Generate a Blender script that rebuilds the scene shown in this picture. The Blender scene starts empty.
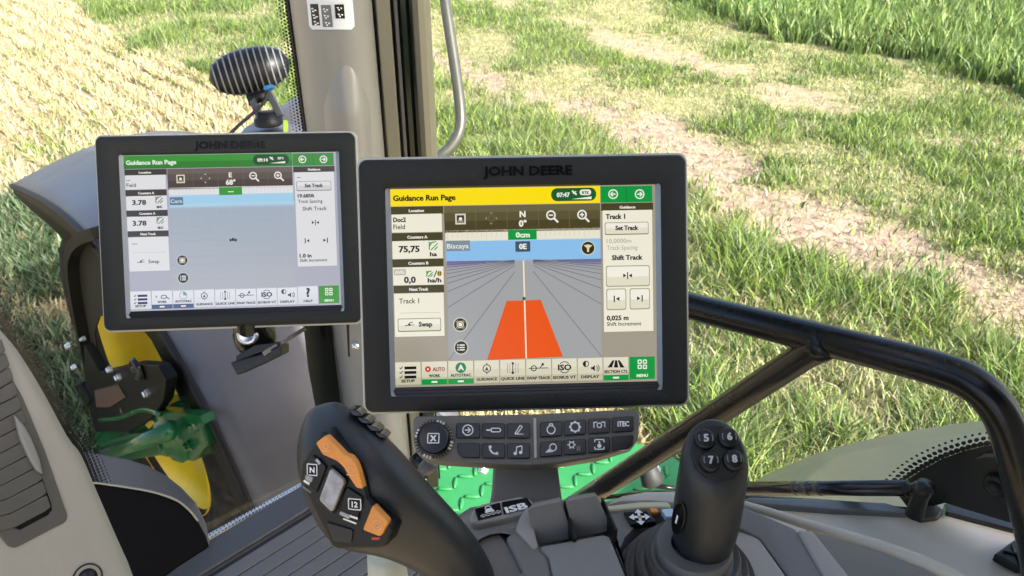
import bpy, bmesh, math, random
import numpy as np
from mathutils import Vector, Matrix
random.seed(7)
rng = np.random.default_rng(11)
scene = bpy.context.scene
COL = scene.collection
EXPO = 2.0

# ------------------------------------------------------------------ camera frame
F = 800.0
EYE = Vector((0, 0, 2.6))
PITCH = math.radians(30)
CP, SP = math.cos(PITCH), math.sin(PITCH)
RIGHT = Vector((1, 0, 0)); DOWN = Vector((0, -SP, -CP)); FWD = Vector((0, CP, -SP))
HD = Vector((-0.67, 0.7424, 0)).normalized()      # the way the tractor faces
RD = Vector((0.7424, 0.67, 0)).normalized()       # the tractor's right-hand side
UP = Vector((0, 0, 1))

def ray(px, py):
    return RIGHT * ((px - 512) / F) + DOWN * ((py - 288) / F) + FWD
def P(px, py, d):
    return EYE + ray(px, py) * d
def onplane(px, py, o, n):
    r = ray(px, py)
    return EYE + r * ((o - EYE).dot(n) / r.dot(n))
def Z(px, py, z):
    return onplane(px, py, Vector((0, 0, z)), UP)
def RP(px, py, r):
    return onplane(px, py, RD * r, RD)
def HP(px, py, h):
    return onplane(px, py, HD * h, HD)
def HRZ(h, r, z):
    return HD * h + RD * r + UP * z

# ------------------------------------------------------------------ materials
def srgb(r, g, b):
    f = lambda c: (c / 255 / 12.92) if c / 255 <= 0.04045 else ((c / 255 + 0.055) / 1.055) ** 2.4
    return (f(r), f(g), f(b))
MATS = {}
def mat(name, color, rough=0.5, metal=0.0, spec=0.5, bump=0.0, bscale=600.0, vary=0.0, vscale=8.0, coat=0.0, dust=0.0):
    if name in MATS: return MATS[name]
    m = bpy.data.materials.new(name); m.use_nodes = True
    nt = m.node_tree; N = nt.nodes; L = nt.links
    b = N['Principled BSDF']
    b.inputs['Base Color'].default_value = (*color, 1)
    b.inputs['Roughness'].default_value = rough
    b.inputs['Metallic'].default_value = metal
    b.inputs['Specular IOR Level'].default_value = spec
    b.inputs['Coat Weight'].default_value = coat
    geo = N.new('ShaderNodeNewGeometry')
    if bump:
        n = N.new('ShaderNodeTexNoise'); n.inputs['Scale'].default_value = bscale; n.inputs['Detail'].default_value = 3
        L.new(geo.outputs['Position'], n.inputs['Vector'])
        bp = N.new('ShaderNodeBump'); bp.inputs['Strength'].default_value = bump; bp.inputs['Distance'].default_value = 0.001
        L.new(n.outputs['Fac'], bp.inputs['Height']); L.new(bp.outputs['Normal'], b.inputs['Normal'])
    if vary or dust:
        n = N.new('ShaderNodeTexNoise'); n.inputs['Scale'].default_value = vscale; n.inputs['Detail'].default_value = 6
        n.inputs['Roughness'].default_value = 0.65
        L.new(geo.outputs['Position'], n.inputs['Vector'])
        mr = N.new('ShaderNodeMapRange')
        mr.inputs['From Min'].default_value = 0.3; mr.inputs['From Max'].default_value = 0.7
        mr.inputs['To Min'].default_value = 1 - vary; mr.inputs['To Max'].default_value = 1 + vary
        L.new(n.outputs['Fac'], mr.inputs['Value'])
        mx = N.new('ShaderNodeMix'); mx.data_type = 'RGBA'; mx.blend_type = 'MULTIPLY'
        mx.inputs['Factor'].default_value = 1
        mx.inputs['A'].default_value = (*color, 1)
        L.new(mr.outputs['Result'], mx.inputs['B'])
        out = mx.outputs['Result']
        if dust:
            mr2 = N.new('ShaderNodeMapRange')
            mr2.inputs['From Min'].default_value = 0.42; mr2.inputs['From Max'].default_value = 0.75
            mr2.inputs['To Min'].default_value = 0; mr2.inputs['To Max'].default_value = dust
            n2 = N.new('ShaderNodeTexNoise'); n2.inputs['Scale'].default_value = vscale * 2.3; n2.inputs['Detail'].default_value = 8
            L.new(geo.outputs['Position'], n2.inputs['Vector'])
            L.new(n2.outputs['Fac'], mr2.inputs['Value'])
            m2 = N.new('ShaderNodeMix'); m2.data_type = 'RGBA'
            L.new(mr2.outputs['Result'], m2.inputs['Factor'])
            L.new(out, m2.inputs['A']); m2.inputs['B'].default_value = (0.30, 0.26, 0.19, 1)
            out = m2.outputs['Result']
        L.new(out, b.inputs['Base Color'])
        mr3 = N.new('ShaderNodeMapRange')
        mr3.inputs['To Min'].default_value = max(rough - 0.1, 0.03); mr3.inputs['To Max'].default_value = min(rough + 0.12, 1)
        L.new(n.outputs['Fac'], mr3.inputs['Value']); L.new(mr3.outputs['Result'], b.inputs['Roughness'])
    MATS[name] = m
    return m
def glow(r, g, b):
    """a colour shown by a lit display"""
    k = 'display_%d_%d_%d' % (r, g, b)
    if k in MATS: return MATS[k]
    m = mat(k, (0.006, 0.006, 0.006), 0.2, spec=0.4)
    p = m.node_tree.nodes['Principled BSDF']
    p.inputs['Emission Color'].default_value = (*srgb(r, g, b), 1)
    p.inputs['Emission Strength'].default_value = 2 ** -EXPO
    return m

beige   = mat('beige_cab_plastic', (0.295, 0.283, 0.25), 0.55, bump=0.25, bscale=900, vary=0.06, vscale=5)
pillarm = mat('pillar_plastic', (0.225, 0.224, 0.21), 0.32, bump=0.2, bscale=900, vary=0.05, vscale=4)
strip   = mat('olive_trim_plastic', (0.165, 0.158, 0.118), 0.45, vary=0.06)
taupe   = mat('taupe_plastic', (0.32, 0.30, 0.275), 0.5, bump=0.3, bscale=1100, vary=0.05)
midgrey = mat('console_grey_plastic', (0.165, 0.155, 0.14), 0.5, bump=0.35, bscale=1200, vary=0.07)
slate   = mat('slate_grey_plastic', (0.150, 0.147, 0.145), 0.45, bump=0.3, bscale=1200, vary=0.07)
darkpl  = mat('textured_black_plastic', (0.0105, 0.0125, 0.0125), 0.5, spec=.35, bump=0.9, bscale=1500, vary=0.12, vscale=60)
blackpl = mat('black_plastic', (0.008, 0.0088, 0.009), 0.38, spec=.35, bump=0.15, bscale=1500)
gloss   = mat('gloss_black', (0.005, 0.005, 0.0055), 0.18, spec=.35)
rubber  = mat('black_rubber', (0.02, 0.021, 0.022), 0.6, vary=0.15, vscale=20)
softgrip= mat('soft_grip_plastic', (0.017, 0.0195, 0.022), 0.4, spec=.45, bump=0.25, bscale=1400, vary=0.08, vscale=18)
bezelm  = mat('grip_face_black', (0.007, 0.0075, 0.008), 0.35, spec=.3, bump=0.2, bscale=1500)
shellm  = mat('monitor_shell_grey', (0.40, 0.40, 0.36), 0.45)
bevelm  = mat('display_bevel_grey', (0.22, 0.25, 0.29), 0.35)
panelm  = mat('button_panel_taupe', (0.135, 0.125, 0.105), 0.5, bump=0.3, bscale=1300, vary=0.05)
white   = mat('printed_white', (0.78, 0.78, 0.76), 0.5)
offwhite= mat('label_white', (0.66, 0.70, 0.74), 0.45, vary=0.04)
greyp   = mat('label_grey', (0.13, 0.14, 0.15), 0.5)
orange  = mat('orange_plastic', (0.72, 0.27, 0.045), 0.42, bump=0.2, bscale=1200, vary=0.1, vscale=30)
redp    = mat('red_print', (0.5, 0.06, 0.03), 0.5)
smoke   = mat('smoky_clear_plastic', (0.33, 0.33, 0.34), 0.16, vary=0.35, vscale=90, coat=0.4)
chrome  = mat('bright_zinc', (0.62, 0.63, 0.65), 0.28, metal=0.9, vary=0.12, vscale=40)
satin   = mat('satin_black_paint', (0.005, 0.0056, 0.0062), 0.25, spec=.34, vary=0.12, vscale=14)
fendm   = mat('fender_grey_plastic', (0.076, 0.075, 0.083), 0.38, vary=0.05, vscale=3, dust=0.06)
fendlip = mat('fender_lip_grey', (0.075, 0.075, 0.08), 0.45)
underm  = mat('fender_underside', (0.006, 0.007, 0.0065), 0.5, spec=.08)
greenm  = mat('green_casting_paint', (0.006, 0.088, 0.024), 0.22, vary=0.08, vscale=14)
platem  = mat('green_plate_paint', (0.025, 0.19, 0.055), 0.42, vary=0.1, vscale=9)
yellowm = mat('yellow_rim_paint', (0.74, 0.51, 0.012), 0.35, vary=0.08, vscale=6, dust=0.16)
tyrem   = mat('tyre_rubber', (0.013, 0.013, 0.0115), 0.8, spec=.08, vary=0.2, vscale=8, dust=0.10)
olivem  = mat('rear_fender_paint', (0.215, 0.205, 0.145), 0.32, vary=0.04, vscale=2)
matm    = mat('floor_mat_rubber', (0.118, 0.112, 0.108), 0.62, bump=0.3, bscale=500, vary=0.08, vscale=9, dust=0.05)
grovem  = mat('mat_groove', (0.02, 0.02, 0.022), 0.8)
cream   = mat('cream_edge_plastic', (0.52, 0.50, 0.36), 0.4)
bluem   = mat('blue_connector', (0.025, 0.17, 0.40), 0.4)
limem   = mat('lime_tape', (0.42, 0.62, 0.05), 0.5)
lampm   = mat('lamp_housing_black', (0.007, 0.008, 0.009), 0.4, spec=.3, vary=0.15, vscale=25)
finm    = mat('lamp_fin_edge', (0.14, 0.145, 0.15), 0.4)
rustm   = mat('rusty_steel', (0.05, 0.022, 0.012), 0.7, vary=0.4, vscale=25)
railm   = mat('grey_handrail_paint', (0.045, 0.046, 0.04), 0.38, vary=0.1)
lightbl = mat('light_blue_print', (0.45, 0.62, 0.78), 0.5)

# ------------------------------------------------------------------ mesh builder
def tag(o, label=None, cat=None, group=None, kind=None):
    if label: o['label'] = label
    if cat: o['category'] = cat
    if group: o['group'] = group
    if kind: o['kind'] = kind
    return o
def thing(name, loc, label, cat, group=None):
    o = bpy.data.objects.new(name, None); COL.objects.link(o)
    o.location = loc; o.empty_display_size = 0.05
    return tag(o, label, cat, group)
def root_of(o):
    while o.parent: o = o.parent
    return o

class MB:
    def __init__(s): s.v = []; s.f = []; s.m = []; s.sm = []; s.mats = []
    def mi(s, m):
        if m not in s.mats: s.mats.append(m)
        return s.mats.index(m)
    def add(s, vs, fs, m, smooth=False):
        o = len(s.v); k = s.mi(m)
        s.v += [Vector(x) for x in vs]
        for f in fs: s.f.append([i + o for i in f]); s.m.append(k); s.sm.append(smooth)
    def prism(s, pts, off, m, smooth=False, side=None):
        n = len(pts); pts = [Vector(p) for p in pts]; off = Vector(off)
        nn = Vector((0, 0, 0))
        for i in range(n): nn += pts[i].cross(pts[(i + 1) % n])
        if nn.dot(off) > 0: pts = pts[::-1]
        s.add(pts + [p + off for p in pts], [list(range(n)), list(range(2 * n - 1, n - 1, -1))], m, smooth)
        b = len(s.v) - 2 * n; k = s.mi(side or m)
        for i in range(n):
            j = (i + 1) % n
            s.f.append([b + j, b + i, b + n + i, b + n + j]); s.m.append(k); s.sm.append(smooth)
    def box(s, c, ax, ay, az, m):
        c = Vector(c); vs = [c + ax * i + ay * j + az * k for i in (-1, 1) for j in (-1, 1) for k in (-1, 1)]
        s.add(vs, [(0, 1, 3, 2), (4, 6, 7, 5), (0, 4, 5, 1), (2, 3, 7, 6), (0, 2, 6, 4), (1, 5, 7, 3)], m)
    def loft(s, rings, m, caps=True, smooth=True, closed=True):
        n = len(rings[0]); vs = [p for r in rings for p in r]; fs = []
        for a in range(len(rings) - 1):
            for i in range(n if closed else n - 1):
                j = (i + 1) % n
                fs.append([a * n + i, a * n + j, (a + 1) * n + j, (a + 1) * n + i])
        if caps:
            fs.append(list(range(n - 1, -1, -1))); k = (len(rings) - 1) * n
            fs.append([k + i for i in range(n)])
        s.add(vs, fs, m, smooth)
    def tube(s, pts, rad, m, n=16, caps=True):
        pts = [Vector(p) for p in pts]; rings = []; ref = None
        for i, p in enumerate(pts):
            t = (pts[min(i + 1, len(pts) - 1)] - pts[max(i - 1, 0)]).normalized()
            if ref is None:
                ref = t.cross(UP if abs(t.z) < 0.9 else RIGHT).normalized()
            a = (ref - t * ref.dot(t)).normalized(); ref = a; b = t.cross(a)
            r = rad[i] if isinstance(rad, (list, tuple)) else rad
            rings.append([p + a * math.cos(q) * r + b * math.sin(q) * r for q in [2 * math.pi * k / n for k in range(n)]])
        s.loft(rings, m, caps)
    def lathe(s, o, ax, prof, m, n=32, ex=None, caps=False, smooth=True):
        o = Vector(o); ax = Vector(ax).normalized()
        e = Vector(ex) if ex else ax.cross(UP if abs(ax.z) < 0.9 else RIGHT)
        e = (e - ax * e.dot(ax)).normalized(); g = ax.cross(e)
        rings = [[o + ax * a + e * math.cos(q) * r + g * math.sin(q) * r for q in [2 * math.pi * k / n for k in range(n)]] for r, a in prof]
        s.loft(rings, m, caps, smooth)
    def build(s, name, parent=None, bevel=0, subsurf=0, label=None, seg=2):
        me = bpy.data.meshes.new(name)
        if parent is None:
            zs = [v.z for v in s.v]; b = Vector((sum(v.x for v in s.v) / len(s.v), sum(v.y for v in s.v) / len(s.v), min(zs)))
        else: b = root_of(parent).location
        me.from_pydata([tuple(v - b) for v in s.v], [], s.f)
        for m in s.mats: me.materials.append(m)
        me.polygons.foreach_set('material_index', s.m); me.polygons.foreach_set('use_smooth', s.sm)
        me.update()
        o = bpy.data.objects.new(name, me); COL.objects.link(o)
        if parent is None: o.location = b
        else: o.parent = parent
        if bevel:
            bm = bmesh.new(); bm.from_mesh(me)
            bmesh.ops.remove_doubles(bm, verts=bm.verts, dist=1e-6)
            es = [e for e in bm.edges if len(e.link_faces) == 2 and e.calc_face_angle(0) > 0.6]
            bmesh.ops.bevel(bm, geom=es, offset=bevel, segments=seg, profile=0.6, affect='EDGES', clamp_overlap=True)
            bm.to_mesh(me); bm.free()
            for p in me.polygons: p.use_smooth = True
            wn = o.modifiers.new('wn', 'WEIGHTED_NORMAL'); wn.keep_sharp = False
        if subsurf:
            ss = o.modifiers.new('ss', 'SUBSURF'); ss.levels = subsurf; ss.render_levels = subsurf
        if label: o['label'] = label
        return o

def smooth_path(pts, k=6):
    """Catmull-Rom through the points"""
    pts = [Vector(p) for p in pts]; q = [pts[0] * 2 - pts[1]] + pts + [pts[-1] * 2 - pts[-2]]; out = []
    for i in range(1, len(q) - 2):
        for t in [j / k for j in range(k)]:
            a, b, c, d = q[i - 1:i + 3]
            out.append(0.5 * ((2 * b) + (c - a) * t + (2 * a - 5 * b + 4 * c - d) * t * t + (3 * b - a - 3 * c + d) * t ** 3))
    return out + [pts[-1]]

_tc = {}
def text2d(sx, bold):
    k = (sx, bold)
    if k in _tc: return _tc[k]
    cu = bpy.data.curves.new('t', 'FONT'); cu.body = sx; cu.size = 1; cu.resolution_u = 2
    cu.offset = 0.028 if bold else 0.012
    ob = bpy.data.objects.new('t', cu); COL.objects.link(ob)
    bpy.context.view_layer.update()
    me = bpy.data.meshes.new_from_object(ob.evaluated_get(bpy.context.evaluated_depsgraph_get()))
    vs = [(v.co.x, v.co.y) for v in me.vertices]; fs = [list(p.vertices) for p in me.polygons]
    bpy.data.objects.remove(ob); bpy.data.curves.remove(cu); bpy.data.meshes.remove(me)
    w = max([v[0] for v in vs] or [0]); x0 = min([v[0] for v in vs] or [0])
    _tc[k] = (vs, fs, x0, w)
    return _tc[k]
CAP = 0.72

class Draw:
    """flat marks on a plane: local x, y in metres, given through a mapping of layout coordinates"""
    def __init__(s, o, X, Y, N, fmap=None, lift=0.00015):
        s.o, s.X, s.Y, s.N = Vector(o), Vector(X), Vector(Y), Vector(N); s.fm = fmap or (lambda x, y: (x, y)); s.lift = lift
        s.mb = MB(); s.layer = 0
    def w(s, x, y, l=None): return s.o + s.X * x + s.Y * y + s.N * (s.lift * (s.layer if l is None else l))
    def poly(s, pts, m, layer):
        q = [s.fm(*p) for p in pts]; s.lp(q, m, layer)
    def lp(s, q, m, layer):
        a = sum(q[i][0] * q[(i + 1) % len(q)][1] - q[(i + 1) % len(q)][0] * q[i][1] for i in range(len(q)))
        if a < 0: q = q[::-1]
        s.mb.add([s.w(x, y, layer) for x, y in q], [list(range(len(q)))], m)
    def rect(s, x0, y0, x1, y1, m, layer, r=0.0):
        a = s.fm(x0, y0); b = s.fm(x1, y1)
        x0, x1 = min(a[0], b[0]), max(a[0], b[0]); y0, y1 = min(a[1], b[1]), max(a[1], b[1])
        if not r: s.lp([(x0, y0), (x1, y0), (x1, y1), (x0, y1)], m, layer); return
        r = min(r, (x1 - x0) / 2.01, (y1 - y0) / 2.01); q = []
        for cx, cy, t in ((x1 - r, y0 + r, -90), (x1 - r, y1 - r, 0), (x0 + r, y1 - r, 90), (x0 + r, y0 + r, 180)):
            for k in range(6):
                g = math.radians(t + 18 * k); q.append((cx + r * math.cos(g), cy + r * math.sin(g)))
        s.lp(q, m, layer)
    def circ(s, x, y, r, m, layer, n=24, ry=None):
        c = s.fm(x, y); s.lp([(c[0] + r * math.cos(2 * math.pi * k / n), c[1] + (ry or r) * math.sin(2 * math.pi * k / n)) for k in range(n)], m, layer)
    def ring(s, x, y, r, wd, m, layer, n=28, a0=0, a1=360):
        c = s.fm(x, y); vs = []; fs = []
        for k in range(n + 1):
            t = math.radians(a0 + (a1 - a0) * k / n)
            for q in (r - wd / 2, r + wd / 2): vs.append(s.w(c[0] + q * math.cos(t), c[1] + q * math.sin(t), layer))
        for k in range(n): fs.append([2 * k, 2 * k + 1, 2 * k + 3, 2 * k + 2])
        s.mb.add(vs, fs, m)
    def line(s, pts, wd, m, layer):
        q = [Vector(s.fm(*p)) for p in pts]
        for a, b in zip(q, q[1:]):
            d = (b - a); 
            if d.length < 1e-9: continue
            n = Vector((-d.y, d.x)).normalized() * wd / 2
            s.lp([tuple(a - n), tuple(b - n), tuple(b + n), tuple(a + n)], m, layer)
    def text(s, sx, x, y, cap, m, layer, width=None, bold=False, align='L', rot=0):
        """cap height and width in metres, baseline at layout point"""
        vs, fs, x0, x1 = text2d(sx, bold)
        if not vs: return
        k = cap / CAP; kx = k if width is None else width / max(x1 - x0, 1e-6)
        c = s.fm(x, y); tw = (x1 - x0) * kx; sh = {'L': 0, 'C': -tw / 2, 'R': -tw}[align]
        cr, sr = math.cos(rot), math.sin(rot)
        out = []
        for v in vs:
            a, b = (v[0] - x0) * kx + sh, v[1] * k
            out.append(s.w(c[0] + a * cr - b * sr, c[1] + a * sr + b * cr, layer))
        s.mb.add(out, fs, m)
        if bold:
            e = s.X * (cap * .055) + s.N * (s.lift * .3)
            s.mb.add([p + e for p in out], fs, m)
    def flush(s, name, parent, label=None):
        o = s.mb.build(name, parent, label=label); s.mb = MB(); return o

# ------------------------------------------------------------------ touch-screen monitors
def rod(w):
    t = np.linalg.norm(w); k = w / t
    K = np.array([[0, -k[2], k[1]], [k[2], 0, -k[0]], [-k[1], k[0], 0]])
    return np.eye(3) + math.sin(t) * K + (1 - math.cos(t)) * K @ K
def pose(p):
    R = rod(np.array(p[:3])); tw = lambda v: RIGHT * float(v[0]) + DOWN * float(v[1]) + FWD * float(v[2])
    return EYE + tw(p[3:6]), tw(R[:, 0]), -tw(R[:, 1]), -tw(R[:, 2])
POSE_R = [0.0484, -0.0313, -0.0202, 0.0122, -0.0037, 0.732]
POSE_L = [0.0381, -0.0772, -0.0294, -0.3329, -0.0674, 0.9447]
OR, XR, YR, NR = pose(POSE_R)
def ui(px, py):                      # layout coordinates of the running page -> metres on the face
    q = onplane(px, py, OR, NR) - OR
    return q.dot(XR), q.dot(YR)
PX = 0.732 / F

def rrect(w, h, r, k=5):
    q = []
    for cx, cy, t in ((w - r, -h + r, -90), (w - r, h - r, 0), (-w + r, h - r, 90), (-w + r, -h + r, 180)):
        for i in range(k + 1):
            g = math.radians(t + 90 * i / k); q.append((cx + r * math.cos(g), cy + r * math.sin(g)))
    return q

def monitor(po, H, label, right):
    O, X, Y, N = pose(po)
    W = 0.30
    t = thing('touchscreen_monitor', O - Y * H / 2 - N * 0.02, label, 'monitor', 'touchscreen monitors in the cab')
    w3 = lambda x, y, z: O + X * x + Y * y + N * z
    sx0, sx1, sy0, sy1 = (-0.1212, 0.1212, -0.0931, 0.0889) if right else (-0.1190, 0.1258, -0.0916, 0.0912)
    # rear shell
    mb = MB()
    rings = []
    for (g, z) in ((-0.006, -0.0068), (-0.0008, -0.0042), (0.0012, -0.0050), (0.0016, -0.0062), (0.0016, -0.018), (-0.006, -0.030), (-0.03, -0.045)):
        rings.append([w3(x, y, z) for x, y in rrect(W / 2 + g, H / 2 + g, 0.009)])
    mb.loft(rings, shellm)
    mb.build('rear_shell', t)
    # front frame with the opening
    mb = MB(); n = 24
    def ring(w, h, r, z, cx=0, cy=0): return [w3(x + cx, y + cy, z) for x, y in rrect(w, h, r)]
    cx, cy = (sx0 + sx1) / 2, (sy0 + sy1) / 2; hw, hh = (sx1 - sx0) / 2, (sy1 - sy0) / 2
    rings = [ring(W / 2 - .001, H / 2 - .001, .0075, -.004), ring(W / 2 - .001, H / 2 - .001, .0075, -.001), ring(W / 2 - .0025, H / 2 - .0025, .0065, 0.0006),
             ring(hw + .0048, hh + .0055, .004, 0.0006, cx, cy - .0035), ring(hw + .0042, hh + .0048, .004, 0.0000, cx, cy - .0035)]
    mb.loft(rings, darkpl, caps=False)
    mb.build('front_frame', t)
    # inner bevel
    mb = MB()
    o = [(-hw - .0042, -hh - .0083), (hw + .0042, -hh - .0083), (hw + .0042, hh + .0013), (-hw - .0042, hh + .0013)]
    i = [(-hw, -hh), (hw, -hh), (hw, hh), (-hw, hh)]
    zo, zi = 0.0, -0.0035
    mm = [blackpl, bevelm, blackpl, bevelm]
    for k in range(4):
        j = (k + 1) % 4
        if k == 0:
            a, b, c, d = o[0], o[1], i[1], i[0]
            for q in range(3):
                f0, f1 = q / 3, (q + 1) / 3
                lerp = lambda u, v, f: (u[0] + (v[0] - u[0]) * f, u[1] + (v[1] - u[1]) * f)
                pa, pb, pc, pd = lerp(a, d, f0), lerp(b, c, f0), lerp(b, c, f1 - .05), lerp(a, d, f1 - .05)
                za = zo + (zi - zo) * f0
                mb.add([w3(cx + p[0], cy + p[1], z) for p, z in ((pa, za), (pb, za), (pc, za - .0012), (pd, za - .0012))], [(0, 1, 2, 3)], blackpl)
            mb.add([w3(cx + p[0], cy + p[1], -.0045) for p in (o[0], o[1], i[1], i[0])], [(0, 1, 2, 3)], blackpl)
            continue
        mb.add([w3(cx + p[0], cy + p[1], z) for p, z in ((o[k], zo), (o[j], zo), (i[j], zi), (i[k], zi))], [(0, 1, 2, 3)], mm[k])
    for sx in (-1, 1):
        c = w3(cx + sx * (hw + .0015), cy - hh - .0058, 0.0002)
        mb.prism([c + X * a + Y * b for a, b in ((-.0022, -.0018), (.0022, -.0018), (.0022 * (1 if sx > 0 else -.2), .003), (-.0022 * (-.2 if sx > 0 else 1), .003))], -N * .0006, bevelm)
    mb.build('screen_bevel', t)
    # raised maker's name on the frame
    dr = Draw(O, X, Y, N, lift=1.0)
    emb = MB()
    vs, fs, x0, x1 = text2d('JOHN DEERE', True)
    k = 0.0085 / CAP; wd = 0.081; kx = wd / (x1 - x0)
    emb.add([w3((v[0] - x0) * kx - wd / 2 + 0.004, v[1] * k + H / 2 - 0.0172, 0.0012) for v in vs], fs, gloss)
    e = emb.build('maker_name', t)
    so = e.modifiers.new('s', 'SOLIDIFY'); so.thickness = 0.0008; so.offset = 0
    # ---------------- display
    ax = (sx1 - sx0) / 0.2424; ay = (sy1 - sy0) / 0.1820
    fm = lambda px, py: ((lambda q: (cx + (q[0] - 0.0) * ax, cy + (q[1] + 0.0021) * ay))(ui(px, py)))
    d = Draw(O - N * 0.0036, X, Y, N, fm, 0.00012)
    K = PX * ax
    if right:
        c_bg, c_hd, c_panel, c_tool, c_tool2 = glow(160, 152, 136), glow(70, 66, 34), glow(236, 232, 212), glow(74, 66, 34), glow(120, 112, 78)
        c_ink, c_cell, c_cell2, c_green = glow(20, 20, 18), glow(222, 218, 196), glow(196, 190, 164), glow(8, 150, 62)
        c_sky, c_land, c_tag = glow(138, 190, 232), glow(160, 162, 164), glow(128, 140, 150)
        c_title, c_tt, c_btn = glow(250, 222, 8), glow(30, 28, 6), glow(224, 220, 196)
        c_rule, c_nav, c_lineg = glow(230, 226, 206), glow(8, 150, 62), glow(92, 92, 108)
    else:  # washed-out greys: reflected haze is mixed into these display colours
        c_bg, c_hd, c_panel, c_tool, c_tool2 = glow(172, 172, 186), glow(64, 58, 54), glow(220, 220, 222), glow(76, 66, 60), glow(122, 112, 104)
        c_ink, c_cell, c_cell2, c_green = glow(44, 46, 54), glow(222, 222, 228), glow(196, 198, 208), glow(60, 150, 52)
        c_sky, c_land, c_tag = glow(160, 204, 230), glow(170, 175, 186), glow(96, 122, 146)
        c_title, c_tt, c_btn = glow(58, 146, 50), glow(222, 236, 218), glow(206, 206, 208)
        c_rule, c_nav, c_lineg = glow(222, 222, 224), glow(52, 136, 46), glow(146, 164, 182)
    c_w = glow(236, 234, 224); c_pill = glow(20, 92, 40) if right else glow(26, 76, 30)
    lw = K * 0.8
    scr = MB(); scr.add([w3(x, y, -.0036) for x, y in ((sx0, sy0), (sx1, sy0), (sx1, sy1), (sx0, sy1))], [(0, 1, 2, 3)], c_bg)
    scr.prism([w3(x, y, -.0040) for x, y in ((sx0, sy0), (sx1, sy0), (sx1, sy1), (sx0, sy1))], -N * .002, blackpl)
    screen = scr.build('screen', t)
    # title bar
    d.rect(389.6, 189.2, 600.8, 202.5, c_title, 1)
    if not right: d.rect(389.6, 197.5, 600.8, 202.5, glow(48, 124, 42), 2)
    d.text('Guidance Run Page', 392.5, 200.8, K * 5.6, c_tt, 3, K * 62, True)
    d.rect(551.3, 188.0, 596.8, 200.3, c_pill, 3, r=K * 6)
    d.text('07:47' if right else '09:14', 557, 196.8, K * 4.4, c_w, 4, K * 13, True)
    d.poly([(571.7, 198.9), (592, 196.2), (592, 198.9)], c_w, 4)
    d.line([(572.5, 190.5), (577, 194.5)], K * 1.6, c_w, 4); d.line([(573.5, 193.5), (576.5, 191)], K, c_w, 4)
    d.rect(580, 189.3, 591.6, 194.8, c_w, 4, r=K * 2.6) if right else None
    d.text('RTK' if right else 'SF1', 582.5, 193.9, K * 3.0, c_pill if right else c_w, 5, K * 7, True)
    d.rect(601, 186.2, 653.2, 201.6, c_nav, 1)
    d.line([(627, 186.5), (627.3, 201.6)], lw * .6, glow(6, 96, 40), 2)
    for x, sgn in ((613.7, -1), (640.3, 1)):
        d.ring(x, 193.9, K * 4.3, K * 1.2, c_w, 3)
        d.line([(x - 2.4, 193.9), (x + 2.4, 193.9)], K * 1.3, c_w, 3)
        d.line([(x + sgn * .2, 191.7), (x + sgn * 2.5, 193.9), (x + sgn * .2, 196.1)], K * 1.2, c_w, 3)
    d.flush('title_bar', screen)
    # left information column
    d.rect(390.4, 206.8, 443.2, 213.6, c_hd, 1); d.text('Location', 416, 211.8, K * 2.8, c_w, 3, K * 15, True, 'C')
    d.rect(391.0, 214.2, 441.8, 231.6, c_panel, 1)
    d.text('Doc2' if right else '---', 392.8, 222.0, K * 4.6, c_ink, 3, K * (12.5 if right else 5), right)
    d.text('Field', 393.0, 229.2, K * 4.8, c_ink, 3, K * 11.5)
    d.rect(391.2, 233.2, 442.6, 240.4, c_hd, 1); d.text('Counters A', 417, 238.4, K * 2.9, c_w, 3, K * 20, True, 'C')
    d.rect(391.8, 241.0, 442.8, 258.2, c_panel, 1)
    d.text('75,75' if right else '3.78', 398.4 if right else 399.5, 252.2, K * 6.2, c_ink, 3, K * (20.5 if right else 17), True)
    hg = glow(30, 150, 70) if right else glow(70, 110, 70)
    def hatch(x, y, s_):
        for q in range(5):
            a = q * s_ / 2.5
            if a <= s_: d.line([(x, y - s_ + (s_ - a)), (x + a, y - s_)], K * 1.0, hg, 3)
            else: d.line([(x + a - s_, y), (x + s_, y - s_ + (a - s_))], K * 1.0, hg, 3)
    hatch(429, 250.0, 8.5); d.text('ha' if right else 'ac', 429.6, 256.2, K * 4.2, c_ink, 3, K * 7, True)
    d.rect(391.8, 259.6, 443.4, 266.6, c_hd, 1); d.text('Counters B' if right else 'Counters A', 418, 264.6, K * 2.9, c_w, 3, K * 20, True, 'C')
    d.rect(392.4, 267.2, 443.6, 284.6, c_panel, 1)
    if right:
        d.rect(393.4, 269.3, 405.6, 275.3, glow(188, 184, 170), 3); d.text('AVG', 394.5, 274, K * 3.2, c_w, 4, K * 9, True)
        d.text('0,0', 403.6, 283.0, K * 6.2, c_ink, 3, K * 11.6, True); hatch(426.5, 277.0, 6)
        d.line([(433.6, 277.5), (436.6, 270.5)], K, c_ink, 3); d.circ(439.2, 273.6, K * 2.6, glow(206, 168, 30), 3)
        d.line([(438.4, 271.5), (438.4, 275.8)], K * .8, c_ink, 4); d.line([(440.2, 271.5), (440.2, 275.8)], K * .8, c_ink, 4)
        d.text('ha/h', 427.4, 282.6, K * 4.4, c_ink, 3, K * 13.5, True)
    else:
        d.text('3.78', 399.5, 278.8, K * 6.2, c_ink, 3, K * 17, True); hatch(430, 276.4, 8.5); d.text('ac', 430.4, 282.8, K * 4.2, c_ink, 3, K * 7, True)
    d.rect(393.0, 286.0, 444.0, 292.8, c_hd, 1); d.text('Next Track', 418.5, 290.8, K * 2.9, c_w, 3, K * 19, True, 'C')
    d.rect(393.6, 293.4, 444.4, 336.2, c_panel, 1)
    d.text('Track 1' if right else '---', 398.7, 303.8, K * 5.2, c_ink, 3, K * (20 if right else 6))
    d.line([(399.5, 313.4), (440, 312.6)], lw * .5, glow(180, 178, 166), 3)
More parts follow.
